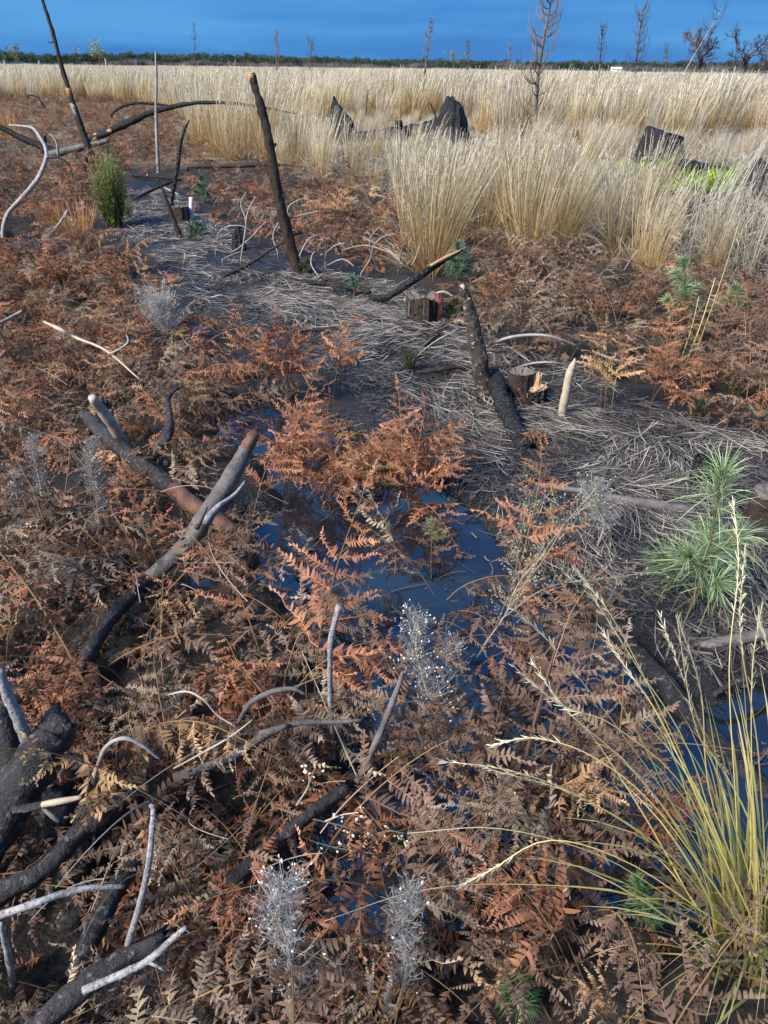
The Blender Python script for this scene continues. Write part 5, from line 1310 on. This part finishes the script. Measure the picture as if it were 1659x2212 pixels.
vis = (uu > -140) & (uu < 1800) & (vv < 2420)
score = np.where(vis, dd, 1e6 + dd); score[len(fp):] *= .45
score[:len(fp)] *= RNG.uniform(.85, 1.15, len(fp))
order = np.argsort(score)
singles = order[:297]; rest = order[297:]
sp, sr, ss_, si = [], [], [], []
tone_word = ['rust orange', 'dull brown', 'pale tan', 'golden']
form_word = {'upright': 'upright', 'arching': 'arching', 'collapsed': 'curled', 'flat': 'low'}
for rank, i in enumerate(order):
    p, tone, form, sc = fronds[i]
    if tone is None:
        tone = tone_pick(uu[i], vv[i], p[0], p[1])
        form = RNG.choice(FORMS, p=[.13, .28, .45, .14]) if uu[i] < 980 else RNG.choice(FORMS, p=[.25, .45, .2, .1])
        sc = RNG.uniform(.50, 0.92) if p[1] < 2.3 else RNG.uniform(.42, .74) * (1.0 if p[1] < 6 else 1.35)
        if p[1] < .9: sc *= .85
    pi = int(RNG.choice([j for j in range(28) if PLANS[j]['form'] == form]))
    rot = (RNG.normal() * .12, RNG.normal() * .12, RNG.uniform(0, 6.28))
    z = max(p[2], -.06) - .01
    if in_poly(np.array([uu[i]]), np.array([vv[i] + 60]), BRK_POOL)[0] and i < len(fp): sc *= .75; tone = tone if RNG.random() < .3 else 0
    if rank < 297:
        o = link('bracken_frond', None, (p[0], p[1], z)); o.rotation_euler = rot; o.scale = (sc,) * 3
        tag(o, fresh(f'{tone_word[tone]} {form_word[form]}', 'bracken frond', uu[i], vv[i], 'small' if sc < .62 else 'large' if sc > .78 else 'middling'), 'fern', 'dead bracken fronds')
        s_ = bpy.data.objects.new('stalk', STALK_ME[pi]); COL.objects.link(s_); s_.parent = o
        for v, m in PLANS[pi]['leaves']:
            c = bpy.data.objects.new('pinna', PIN_ME[tone][v]); COL.objects.link(c); c.parent = o
            c.matrix_local = Matrix(m.tolist())
    else:
        sp.append((p[0], p[1], z)); sr.append(rot); ss_.append(sc); si.append(tone * 28 + pi)
scatter('bracken_undergrowth', [m for t in WHOLE for m in t], np.array(sp), np.array(sr), np.array(ss_), np.array(si))

# fallen leaflets: the brown litter floor under the bracken
def litter_ok(u, v, x, y, z):
    return any_poly(u, v, [BRK_LEFT, BRK_RIGHT, BRK_MID]) & (z > -.01)
p = np.vstack([sample_ground(-4, 2, .5, 4.5, 190, litter_ok), sample_ground(2, 5, .5, 4.5, 150, litter_ok), sample_ground(-5, 7, 4.5, 9, 110, litter_ok)]); n = len(p); p[:, 2] += RNG.uniform(.0, .05, n)
scatter('bracken_litter', [PIN_ME[t][v] for t in (1, 1, 1, 0) for v in (1, 2, 4, 6)], p, np.stack([RNG.normal(size=n) * .4, RNG.normal(size=n) * .4, RNG.uniform(0, 6.28, n)], -1), RNG.uniform(.4, .9, n), RNG.integers(0, 16, n))

# ---------------------------------------------------------------- flattened straw on the track
def straw_field(poly, box, dens, lo, hi, thin):
    p = sample_ground(*box, dens, lambda u, v, x, y, z: in_poly(u, v, poly) & (z > .004) & (vnoise(x * 3.2, y * 3.2, 110) > thin))
    um, vm, _ = project(p)
    p = p[~(any_poly(um, vm, [MUD_PX, MUD2_PX, MUD3_PX]) & (RNG.random(len(p)) < .62 + .3 * (vnoise(p[:, 0] * 5, p[:, 1] * 5, 113) > .5)))]
    n = len(p); a = RNG.normal(size=n) * .5 + (vnoise(p[:, 0] * 2.6, p[:, 1] * 2.6, 111) - .5) * 3.6 - .25
    S = 6; s = np.linspace(-.5, .5, S); ln = RNG.uniform(lo, hi, n); bend = RNG.normal(size=n) * .45
    an = a[:, None] + bend[:, None] * s[None]
    x = np.cumsum(np.cos(an), 1) * (ln / S)[:, None]; y = np.cumsum(np.sin(an), 1) * (ln / S)[:, None]
    x -= x.mean(1, keepdims=True); y -= y.mean(1, keepdims=True)
    X_ = p[:, :1] + x; Y_ = p[:, 1:2] + y
    z = gz(X_.ravel(), Y_.ravel()).reshape(n, S)
    lift = np.abs(RNG.normal(size=n)) * .014 + .004
    Z_ = np.maximum(z, z.mean(1, keepdims=True)) + lift[:, None] * (1 + 1.3 * RNG.normal(size=(n, 1)) * s[None])
    Z_ = np.maximum(Z_, z + .002)
    return np.stack([X_, Y_, Z_], -1), a
mb = MB()
for box, dens, wd in (((-1.2, 4.4, 1.3, 3.6), 2400, .0021), ((-1.5, 5.5, 3.6, 6.2), 1500, .0028), ((-4.2, 1.5, 5.6, 11.5), 1000, .0036)):
    q, a = straw_field(PATH_PX, box, dens, .05, .27, .36)
    n = len(q); fl = RNG.random(n) * .8 + .2
    sd = norm(np.stack([-np.sin(a), np.cos(a), RNG.normal(size=n) * .5], -1))
    ribbons(mb, q, wd * RNG.uniform(.5, 1.3, (n, 1)) * np.array([.7, 1, 1, 1, 1, .5]), sd, r=RNG.random(n))
for box, dens in (((-1.2, 4.4, 1.3, 3.6), 2600), ((-1.6, 4.4, 3.6, 6.5), 1300), ((-4.2, 1.5, 6.2, 11.5), 500)):
    p = sample_ground(*box, dens, lambda u, v, x, y, z: in_poly(u, v, PATH_PX) & (z > .003)); n = len(p)
    a = RNG.uniform(0, 6.28, n); ln = RNG.uniform(.015, .09, n); d = np.stack([np.cos(a), np.sin(a), RNG.normal(size=n) * .15], -1)
    q = p[:, None] + d[:, None] * (np.linspace(-.5, .5, 3)[None] * ln[:, None])[..., None]; q[..., 2] = np.maximum(q[..., 2], gz(q[..., 0].ravel(), q[..., 1].ravel()).reshape(n, 3)) + .003
    ribbons(mb, q, .0042 * RNG.uniform(.4, 1.6, (n, 1)) * np.ones(3), norm(np.stack([-np.sin(a), np.cos(a), RNG.normal(size=n) * .4], -1)), t=np.zeros((n, 3)), r=RNG.random(n) * .75 + .25)
tag(link('straw_litter', mb.mesh('straw_litter', STRAW)), kind='stuff')

# bits of fern, straw and dark stems floating in the pool
fm = MB()
p = sample_ground(-2, 2.4, .9, 4.2, 150, lambda u, v, x, y, z: (z < -.02) & (vnoise(x * 3, y * 3, 120) > .45)); n = len(p)
a = RNG.uniform(0, 6.28, n); ln = RNG.uniform(.02, .22, n) * RNG.random(n); bend = RNG.normal(size=n) * 1.2; S = 6; q_ = np.linspace(-.5, .5, S)
an = a[:, None] + bend[:, None] * q_[None]
fx_ = p[:, :1] + np.cumsum(np.cos(an), 1) * (ln / S)[:, None]; fy_ = p[:, 1:2] + np.cumsum(np.sin(an), 1) * (ln / S)[:, None]
ribbons(fm, np.stack([fx_, fy_, np.full((n, S), .004) + RNG.random((n, 1)) * .004], -1), .003 * RNG.uniform(.5, 2.2, (n, 1)) * np.ones(S), norm(np.stack([-np.sin(a), np.cos(a), RNG.normal(size=n) * .3], -1)), t=np.zeros((n, S)), r=RNG.random(n) * .6)
FLOAT = leafmat('floating_bits', [(0, (0.035, 0.026, 0.02)), (1, (0.05, 0.04, 0.03))], [(0, (0.16, 0.12, 0.085)), (1, (0.2, 0.15, 0.1))], transl=0, rand=.5)
tag(link('pool_litter', fm.mesh('pool_litter', FLOAT)), kind='stuff')
p = sample_ground(-2, 2.4, .9, 4.2, 20, lambda u, v, x, y, z: (z < -.02) & (vnoise(x * 2, y * 2, 121) > .6)); n = len(p); p[:, 2] = .004
scatter('floating_litter', [PIN_ME[1][v] for v in (0, 1, 3)], p, np.stack([RNG.normal(size=n) * .1, RNG.normal(size=n) * .1, RNG.uniform(0, 6.28, n)], -1), RNG.uniform(.3, .8, n), RNG.integers(0, 3, n))

# thin bare twigs standing and arching through the bracken
n_tw = 0
for _ in range(62):
    u, v = RNG.uniform(0, 1000), RNG.uniform(620, 2150)
    if not in_poly(np.array([u]), np.array([v]), BRK_LEFT)[0]: continue
    b = on_ground(u, v); z0 = RNG.uniform(.12, .3)
    a = RNG.uniform(0, 6.28); ln = RNG.uniform(.12, .34); el = RNG.uniform(-.1, .9)
    s = np.linspace(0, 1, 9)[:, None]
    d = np.array([math.cos(a) * math.cos(el), math.sin(a) * math.cos(el), math.sin(el)]); sag = np.array([RNG.normal() * .3, RNG.normal() * .3, -RNG.uniform(.1, .9)])
    c = b + [0, 0, z0] + d * ln * s + sag * ln * s ** 2 * .7
    mb = MB(); w = RNG.uniform(.0007, .0019); tube(mb, c, np.linspace(w, w * .5, 9), 5, cap=False)
    rel, what = describe(u, v); col = RNG.integers(0, 3)
    tag(link('bare_twig', mb.mesh('bare_twig', (SILVER, PALEWOOD, BARKGREY)[col], True, c[0]), c[0]), f"thin {('silvery', 'yellow', 'grey')[col]} bare twig caught in bracken {rel} {what}", 'twig', 'thin twigs caught in the bracken')

# ---------------------------------------------------------------- pine saplings
def sapling(label, foot, top, seed, needle, n_shoot, spread, mat=NEEDLE, w=.0013, side_h=(.12, .75), dens=1.0, markas=None):
    b = on_ground(*foot); b[2] = max(b[2], -.03); e = PV(top[0], top[1], b[1]); h = float(e[2] - b[2]); rg = np.random.default_rng(seed)
    o = link('pine_sapling', None, b); tag(o, label, 'sapling')
    tr = spline([(0, 0, 0), ((e[0] - b[0]) * .35 + .02 * h, 0, h * .45), (e[0] - b[0], 0, h)], 14)
    mb = MB(); tube(mb, tr, np.linspace(.006, .0022, 14) * max(.6, h / .5), 6); part('stem', mb, BARKRED, o)
    def needles(mb, c, n, ln, open_):
        i = rg.uniform(0, len(c) - 1.001, n); i0 = i.astype(int); f = (i - i0)[:, None]
        p = c[i0] * (1 - f) + c[i0 + 1] * f; ax = norm(c[i0 + 1] - c[i0])
        sd = norm(rg.normal(size=(n, 3))); d = norm(ax * open_ + sd)
        L_ = ln * rg.uniform(.6, 1.1, n); s = np.linspace(0, 1, 4)[None, :, None]
        q = p[:, None] + d[:, None] * L_[:, None, None] * s + np.array([0, 0, -1.0]) * L_[:, None, None] * .28 * s ** 2 + sd[:, None] * 0.15 * L_[:, None, None] * s ** 2
        ribbons(mb, q, w * np.array([1, 1, .9, .3]), norm(np.cross(d, rg.normal(size=(n, 3)))), r=rg.random(n))
    mb = MB(); needles(mb, tr[4:], int(170 * dens), needle, .9); needles(mb, tr[11:], int(110 * dens), needle * .75, 1.6); part('leader_needles', mb, mat, o, kind='stuff')
    for k in range(n_shoot):
        t = side_h[0] + (side_h[1] - side_h[0]) * (k + .5) / n_shoot; p0 = tr[int(t * 13)]; az = k * 2.4 + rg.random()
        ln = spread * h * rg.uniform(.6, 1.1) * (1.1 - t * .6); s = np.linspace(0, 1, 6)[:, None]
        c = p0 + np.array([math.cos(az), math.sin(az), .35]) * ln * s + np.array([0, 0, .45]) * ln * s ** 2
        sh = MB(); tube(sh, c, np.linspace(.0028, .0015, 6), 5, cap=False, mi=1); needles(sh, c[1:], int(75 * dens), needle * .85, .9); needles(sh, c[4:], int(50 * dens), needle * .7, 1.5)
        part('shoot', sh, [mat, BARKRED], o)
    if markas: mark(foot[0], foot[1], markas)
    return o
sapling('large light green pine sapling with long needles at the right', (1490, 1320), (1562, 1020), 1, .145, 6, .22, dens=1.15, w=.0020, side_h=(.08, .5), markas='the large pine sapling')
sapling('small bluish green pine sapling standing in the pool', (948, 1245), (934, 1130), 2, .05, 4, .28, markas='the pool sapling')
sapling('green pine sapling just right of the split black pole', (985, 610), (990, 525), 3, .09, 6, .3, mat=NEEDLE_FAR, w=.003)
sapling('tall green pine sapling among brown bracken at right', (1470, 705), (1478, 560), 4, .09, 7, .26, w=.003, markas='the tall right-hand sapling')
sapling('small green pine sapling at the right by the grass row', (1585, 670), (1588, 620), 5, .08, 6, .4, w=.003)
sapling('small green pine sapling behind the far end of the track', (438, 440), (434, 380), 6, .08, 5, .3, mat=NEEDLE_FAR, w=.004)
sapling('tiny bluish pine seedling before the silvery roots', (762, 640), (762, 600), 7, .06, 4, .4, mat=NEEDLE_FAR, w=.0026)
sapling('low green seedling by the foot of the charred leaning post', (662, 595), (664, 562), 8, .05, 6, .6, mat=HEATHER, w=.003)
sapling('bright green seedling under the lower grass tussock', (1385, 2010), (1378, 1900), 9, .03, 4, .25, mat=NEEDLE_DARK, markas='the bright seedling')
sapling('green seedling in bracken at the bottom', (1120, 2180), (1110, 2120), 10, .04, 4, .4, mat=NEEDLE_DARK)
sapling('low green seedling beside the ragged stump', (975, 690), (985, 650), 11, .06, 5, .5, mat=HEATHER, w=.003)
sapling('green seedling by the small white stake', (420, 515), (425, 482), 12, .06, 6, .6, mat=NEEDLE_FAR, w=.003)
sapling('dim green seedling in bracken behind the orange based tussock', (1150, 605), (1152, 565), 13, .07, 5, .4, mat=HEATHER, w=.003)
sapling('small green sprout by the black pool below orange bracken', (765, 985), (760, 930), 14, .03, 5, .5, w=.002)

# heather and shrubs
def shrub(label, foot, top, seed, n, spread, mat, w=.003, name='heather_bush', markas=None, cat='shrub', group=None):
    b = on_ground(*foot); e = PV(top[0], top[1], b[1]); h = float(e[2] - b[2]); rg = np.random.default_rng(seed)
    o = link(name, None, b); tag(o, label, cat, group)
    mb = MB(); fo = MB()
    az = rg.uniform(0, 6.28, n); tl = spread * np.sqrt(rg.random(n)); ln = h * rg.uniform(.55, 1, n) * (1 - .3 * (tl / spread) ** 2)
    s = np.linspace(0, 1, 5)[None, :, None]
    d = np.stack([np.cos(az) * tl, np.sin(az) * tl, np.ones(n)], -1)
    p = np.stack([np.cos(az) * tl * h * .25, np.sin(az) * tl * h * .25, np.zeros(n)], -1)[:, None] + d[:, None] * ln[:, None, None] * s - np.stack([np.cos(az) * tl, np.sin(az) * tl, np.zeros(n)], -1)[:, None] * ln[:, None, None] * .35 * s ** 2 + rg.normal(size=(n, 5, 3)) * .02 * h
    ribbons(mb, p, w * np.array([1.2, 1, .8, .6, .4]), norm(rg.normal(size=(n, 3))), t=np.tile(np.linspace(0, .4, 5), n), r=rg.random(n))
    part('stems', mb, mat, o, kind='stuff')
    k = n * 26; i = rg.integers(0, n, k); f = rg.uniform(.25, 1, k); fi = f * 4; i0 = np.minimum(fi.astype(int), 3); g = (fi - i0)[:, None]
    q = p[i, i0] * (1 - g) + p[i, i0 + 1] * g; dd_ = norm(norm(d[i]) * 1.0 + rg.normal(size=(k, 3)) * .55); l2 = .055 * h * rg.uniform(.5, 1.2, k)
    ribbons(fo, np.stack([q, q + dd_ * l2[:, None]], 1), w * np.array([.9, .3]), norm(np.cross(dd_, rg.normal(size=(k, 3)))), t=np.repeat(np.clip(f * .6 + .4 * rg.random(k), 0, 1), 2), r=rg.random(k))
    part('foliage', fo, mat, o, kind='stuff')
    if markas: mark(foot[0], foot[1], markas)
    return o
shrub('upright olive green feathery shrub beside the far track', (250, 492), (248, 312), 1, 170, .34, BROOM, w=.009, name='olive_shrub', markas='the olive shrub')
shrub('shorter green flank of shrub right of the olive one', (278, 470), (278, 415), 2, 50, .45, BROOM, w=.005, name='olive_shrub')
for i, (f, t, sp, lab) in enumerate(((( 1310, 815), (1310, 755), .7, 'dark green heather bush under the white straight twig'), ((1590, 860), (1600, 785), .8, 'dark green heather bush near the right edge, left of a taller one'),
        ((1650, 840), (1650, 770), .7, 'dark green heather bush cut by the right edge'), ((1500, 900), (1515, 840), .7, 'olive dark heather behind the orange bracken clump'), ((885, 800), (880, 735), .45, 'small grey green heather sprig on the straw before the ragged stump'),
        ((1410, 770), (1410, 720), .8, 'dark heather bush below the tall right-hand sapling'), ((395, 345), (420, 318), .9, 'grey green bush under the arching burnt branch'), ((60, 330), (60, 300), 1.2, 'grey green bush among fallen branches at the left edge'),
        ((310, 345), (310, 312), .9, 'dark green bush behind the olive shrub'), ((1230, 770), (1230, 725), .8, 'dark green bush under bracken left of the white straight twig'), ((470, 470), (470, 440), .9, 'dark bush among bracken behind the small white stake'), ((250, 340), (250, 300), .9, 'dim green bush right of the tall leaning pole'))):
    shrub(lab, f, t, 20 + i, 46, sp, HEATHER, w=.0035, markas=None)
mark(1310, 800, 'the dark heather bush')

# ---------------------------------------------------------------- grey and white seed-head weeds
def fluffy_weed(label, foot, top, seed, rad, n=260, bud=90, budmat=BUD, w=.0014, budsize=.0052, y=None, markas=None):
    b = on_ground(*foot) if y is None else PV(foot[0], foot[1], y)
    b[2] = max(b[2], -.03) if y is None else b[2]
    e = PV(top[0], top[1], b[1]); h = float(e[2] - b[2]); rg = np.random.default_rng(seed); dx = float(e[0] - b[0])
    o = link('seeding_weed', None, b); tag(o, label, 'weed')
    tr = spline([(0, 0, 0), (dx * .3 + rad * .3, 0, h * .4), (dx * .7 - rad * .2, rad * .2, h * .75), (dx, 0, h)], 14)
    mb = MB(); tube(mb, tr, np.linspace(.0035, .0012, 14), 5); part('stem', mb, WEEDSTEM, o)
    f = rg.uniform(.22, 1.0, n); fi = f * 13; i0 = np.minimum(fi.astype(int), 12); g = (fi - i0)[:, None]; p = tr[i0] * (1 - g) + tr[i0 + 1] * g
    az = rg.uniform(0, 6.28, n); ln = rad * rg.uniform(.5, 1.15, n) * np.interp(f, [0, .3, .8, 1], [.5, 1, .9, .55]) * (.45 + 1.0 * vnoise(f * 7, np.cos(az) * 1.2, seed))
    d = np.stack([np.cos(az), np.sin(az), rg.uniform(.0, .9, n)], -1); s = np.linspace(0, 1, 4)[None, :, None]
    q = p[:, None] + d[:, None] * ln[:, None, None] * s + np.array([0, 0, 1.0]) * ln[:, None, None] * .3 * s ** 2 + rg.normal(size=(n, 4, 3)) * rad * .05 * s
    mb = MB(); ribbons(mb, q, w * np.array([1, 1, .8, .6]), norm(rg.normal(size=(n, 3))), r=rg.random(n))
    k = n * 5; i = rg.integers(0, n, k); j = rg.integers(1, 4, k); dd_ = norm(rg.normal(size=(k, 3))); l2 = rad * rg.uniform(.12, .38, k)
    ribbons(mb, np.stack([q[i, j], q[i, j] + dd_ * l2[:, None]], 1), w * np.array([.8, .3]), norm(rg.normal(size=(k, 3))), t=np.tile([.5, 1.], k), r=rg.random(k))
    part('fluff', mb, FLUFF, o, kind='stuff')
    mb = MB(); i = rg.choice(n, min(bud, n), replace=False)
    ring = np.array([(1, 0, 0), (0, 1, 0), (-1, 0, 0), (0, -1, 0)])
    for a in i:
        ax = norm(q[a, 3] - q[a, 2]); s1_ = norm(np.cross(ax, [0.3, .2, 1])); s2_ = np.cross(ax, s1_); z = budsize * rg.uniform(.6, 1.2)
        c = q[a, 3]; rr_ = [c + (s1_ * x + s2_ * y_) * z * .42 + ax * z * .45 for x, y_, _ in ring]
        mb.add([c - ax * z * .3] + rr_ + [c + ax * z * 1.1], None, [(0, 2, 1), (0, 3, 2), (0, 4, 3), (0, 1, 4), (5, 1, 2), (5, 2, 3), (5, 3, 4), (5, 4, 1)], t=[0, .5, .5, .5, .5, 1])
    part('seed_heads', mb, budmat, o, kind='stuff')
    if markas: mark(foot[0], foot[1] - 120, markas)
    return o
fluffy_weed('white budded grey weed standing tall in the lower pool', (915, 1735), (905, 1330), 1, .055, 420, 170, markas='the white budded weed')
fluffy_weed('smaller grey fluffy weed right of the white budded one', (955, 1560), (985, 1395), 2, .045, 220, 26)
fluffy_weed('grey fluffy weed with cream buds at its foot, bottom middle', (625, 2230), (612, 1905), 3, .045, 380, 60, markas='the grey fluffy weed at the bottom')
fluffy_weed('curved grey fluffy weed right of the bottom middle one', (850, 2200), (895, 1925), 4, .038, 320, 14, markas='the curved grey weed')
fluffy_weed('tall grey dead weed spire among tan bracken', (215, 1215), (198, 950), 5, .042, 330, 20, markas='the tall grey weed spire')
fluffy_weed('faded grey weed spire left of the tall one', (90, 1120), (72, 945), 6, .04, 260, 24)
fluffy_weed('faded grey weed nearest the left edge', (48, 1180), (35, 1025), 7, .035, 220, 12)
fluffy_weed('round pale brown seeding weed by the upper puddle', (350, 745), (350, 650), 8, .13, 420, 120, budmat=BUD_OLIVE, w=.0022, budsize=.010, markas='the pale seeding weed')
fluffy_weed('grey weed sprig over the straw right of the pool', (1290, 1180), (1290, 1050), 9, .07, 300, 60)
fluffy_weed('dry grey weed sprig low in the bracken', (210, 1790), (215, 1690), 10, .04, 200, 10)

def bushy_weed(label, base, stems, seed, mat_bud, n_side=16, width=.0016, budsize=.005, head=2.0, name='seeding_weed', ymid=None, sz=.10):
    """open branching weed: stems given by (u, v, y) points, side sprays of little buds"""
    rg = np.random.default_rng(seed); b = PV(*base)
    o = link(name, None, b); tag(o, label, 'weed'); buds = MB()
    for st in stems:
        c = spline([PV(*q) for q in st], 16); mb = MB(); tube(mb, c, np.linspace(width * 1.3, width * .5, 16), 5, cap=False)
        for _ in range(n_side):
            i = rg.integers(4, 15); d = norm(norm(c[i] - c[i - 1]) * .8 + rg.normal(size=3) * .7); ln = sz * rg.uniform(.3, 1)
            s = np.linspace(0, 1, 5)[:, None]; q = c[i] + d * ln * s + np.array([0, 0, .25]) * ln * s ** 2
            ribbons(mb, q[None], width * .6 * np.array([1, 1, .8, .8, .6]), norm(rg.normal(size=(1, 3))))
            for _ in range(int(3 * head)):
                j = rg.integers(2, 5); dd_ = norm(d + rg.normal(size=3) * .7); e = q[j] + dd_ * ln * rg.uniform(.08, .3)
                ribbons(mb, np.array([[q[j], e]]), width * .4 * np.array([1, 1]), norm(rg.normal(size=(1, 3))))
                z = budsize * rg.uniform(.6, 1.2); s1_ = norm(np.cross(dd_, [.3, .2, 1])); s2_ = np.cross(dd_, s1_)
                buds.add([e - dd_ * z * .3] + [e + (s1_ * x + s2_ * y_) * z * .42 + dd_ * z * .45 for x, y_ in ((1, 0), (0, 1), (-1, 0), (0, -1))] + [e + dd_ * z], None,
                         [(0, 2, 1), (0, 3, 2), (0, 4, 3), (0, 1, 4), (5, 1, 2), (5, 2, 3), (5, 3, 4), (5, 4, 1)], t=[0, .5, .5, .5, .5, 1])
        part('stem', mb, WEEDSTEM, o, b)
    part('seed_heads', buds, mat_bud, o, b, kind='stuff')
    return o
bushy_weed('olive budded weed leaning up right over the pool edge', (1030, 1420, 1.75), [[(1030, 1420, 1.75), (1110, 1300, 1.8), (1190, 1170, 1.9), (1290, 1050, 2.0)], [(1060, 1380, 1.75), (1110, 1250, 1.8), (1130, 1130, 1.85), (1150, 1090, 1.9)],
            [(1080, 1340, 1.75), (1180, 1270, 1.8), (1300, 1250, 1.85), (1420, 1235, 1.9)], [(1040, 1400, 1.7), (1090, 1330, 1.7), (1120, 1260, 1.72), (1180, 1190, 1.75)], [(1100, 1310, 1.8), (1180, 1200, 1.85), (1230, 1120, 1.9), (1300, 1080, 1.95)]], 5, BUD_OLIVE, 26, budsize=.0065, sz=.09); mark(1130, 1270, 'the olive budded weed')
bushy_weed('slender white branching weed with pale heads over dark bracken', (690, 1760, 1.12), [[(600, 1745, 1.12), (660, 1765, 1.1), (760, 1790, 1.1), (870, 1830, 1.1)], [(625, 1760, 1.1), (640, 1800, 1.08), (720, 1830, 1.08), (850, 1850, 1.08)], [(640, 1740, 1.12), (665, 1700, 1.12), (668, 1672, 1.12)],
            [(700, 1775, 1.1), (740, 1760, 1.1), (775, 1755, 1.1)], [(800, 1805, 1.1), (840, 1795, 1.1), (872, 1800, 1.1)], [(630, 1765, 1.1), (640, 1850, 1.05), (655, 1900, 1.0), (700, 1960, .98)]], 6, BUD, 5, width=.0015, budsize=.0075, head=.7, sz=.05)
mark(740, 1790, 'the slender white branching weed')

# ---------------------------------------------------------------- the green-gold tussock at lower right
base = on_ground(1635, 2060)
o = link('grass_tussock', None, base); tag(o, 'green and gold grass tussock with long seed stems in the lower right corner', 'grass')
rg = np.random.default_rng(77)
STEMS = [
    [(1600, 2030), (1420, 1830), (1230, 1710), (1080, 1660), (955, 1645)], [(1605, 2010), (1480, 1780), (1340, 1580), (1190, 1390), (1112, 1318)], [(1610, 2000), (1500, 1700), (1400, 1480), (1320, 1330), (1245, 1232)],
    [(1615, 2000), (1555, 1700), (1470, 1450), (1425, 1330)], [(1600, 2000), (1590, 1750), (1575, 1450), (1595, 1230), (1583, 1075)], [(1640, 2000), (1625, 1700), (1625, 1450), (1645, 1310)], [(1620, 1990), (1535, 1720), (1515, 1500), (1468, 1345)],
    [(1600, 1990), (1490, 1720), (1330, 1570), (1215, 1525), (1110, 1440)], [(1620, 2090), (1430, 2040), (1270, 2070), (1040, 2230)], [(1590, 2030), (1370, 1935), (1110, 1910), (900, 1925), (700, 1990)], [(1580, 2010), (1370, 1870), (1190, 1815), (1060, 1880), (1000, 1910)],
    [(1600, 2000), (1500, 1650), (1370, 1430), (1275, 1280)], [(1650, 2010), (1640, 1650), (1600, 1380), (1610, 1180)], [(1610, 2010), (1400, 1700), (1230, 1540), (1150, 1430)], [(1650, 2000), (1560, 1700), (1500, 1560), (1462, 1330)],
    [(1600, 2000), (1430, 1760), (1290, 1640), (1160, 1595), (1060, 1610)], [(1590, 2030), (1450, 1850), (1250, 1720), (1050, 1660)], [(1640, 2020), (1540, 1800), (1430, 1560), (1350, 1440), (1300, 1360)], [(1670, 2020), (1690, 1700), (1670, 1450), (1640, 1340)],
    [(1610, 2030), (1480, 1960), (1300, 1850), (1080, 1790), (880, 1800)]]
for k, st in enumerate(STEMS):
    y0 = base[1] + rg.normal() * .03; yt = y0 + rg.uniform(-.05, .12)
    if k in (8, 9, 19): yt = y0 - .05
    b0 = base + np.array([rg.normal() * .035, rg.normal() * .035, 0])
    c = [b0] + [PV(u, v, y0 + (yt - y0) * i / (len(st) - 1)) for i, (u, v) in enumerate(st)]
    c = spline(c, 26); mb = MB(); tube(mb, c, np.linspace(.0014, .0006, 26), 5, cap=False, r=rg.random())
    so = part('flower_stem', mb, SEEDSTEM, o, base)
    if k in (8, 9, 19): continue
    hd = MB(); m = 70; f = rg.uniform(.70, 1.0, m) * 25; i0 = np.minimum(f.astype(int), 24); g = (f - i0)[:, None]
    p = c[i0] * (1 - g) + c[i0 + 1] * g; ax = norm(c[i0 + 1] - c[i0]); d = norm(ax + .24 * rg.normal(size=(m, 3))); ln = rg.uniform(.008, .019, m)
    ribbons(hd, np.stack([p, p + d * ln[:, None] * .5, p + d * ln[:, None]], 1), np.array([.0008, .0014, .0004]), norm(np.cross(d, rg.normal(size=(m, 3)))), t=np.tile([.8, .9, 1], m), r=rg.random(m))
    part('seed_head', hd, SEEDSTEM, so, base)
n = 200; S = 8
az = rg.uniform(0, 6.28, n); rad = .085 * np.sqrt(rg.random(n)); bb = base + np.stack([np.cos(az) * rad, np.sin(az) * rad, np.zeros(n)], -1)
ln = rg.uniform(.22, .55, n); tl = rg.uniform(.0, .75, n); cv_ = rg.uniform(.2, 1.5, n); az2 = az + rg.normal(size=n) * .7
s = np.linspace(0, 1, S)[None]; an = tl[:, None] + cv_[:, None] * s ** 1.7; dl = ln[:, None] / (S - 1)
rx = np.cumsum(np.concatenate([np.zeros((n, 1)), np.sin(an[:, 1:]) * dl], 1), 1); rz = np.cumsum(np.concatenate([np.zeros((n, 1)), np.cos(an[:, 1:]) * dl], 1), 1)
q = bb[:, None] + np.stack([np.cos(az2)[:, None] * rx - .10 * rz, np.sin(az2)[:, None] * rx, rz], -1)
tw = az2 + np.pi / 2 + rg.normal(size=n) * .5
order = np.argsort(-ln)
for gi in range(n):
    i = order[gi]; mb = MB()
    ribbons(mb, q[i:i + 1], rg.uniform(.0022, .0064) * np.array([.8, 1, 1, .95, .85, .7, .45, .05]), np.array([[math.cos(tw[i]), math.sin(tw[i]), .2]]), r=[rg.random()])
    part('blade', mb, TUSSOCK, o, base)
mark(1600, 2000, 'the green and gold tussock')
# a few thin yellow stems standing in the pool
for (u, v, tu, tv) in ((835, 1740, 838, 1590), (845, 1720, 860, 1600), (1040, 1640, 1045, 1560), (1050, 1640, 1048, 1500), (1470, 780, 1510, 640), (1480, 790, 1545, 600), (1500, 770, 1600, 470)):
    b = on_ground(u, v); b[2] = max(b[2], -.03); e = PV(tu, tv, b[1] + .05); mb = MB()
    tube(mb, spline([b, b * .5 + e * .5 + [.01, 0, .01], e], 9), np.linspace(.0022, .001, 9) * max(1, b[1] / 2.5), 5, cap=False)
    rel, what = describe(u, v)
    tag(link('tall_grass', mb.mesh('tall_grass', SEEDSTEM, True, b), b), f'single yellow grass stem {"leaning" if abs(tu - u) > 30 else "upright"} {rel} {what}', 'grass', 'single yellow grass stems')
print('fronds', len(fronds), 'tussocks', count + len(front), 'objects', len(scene.objects))
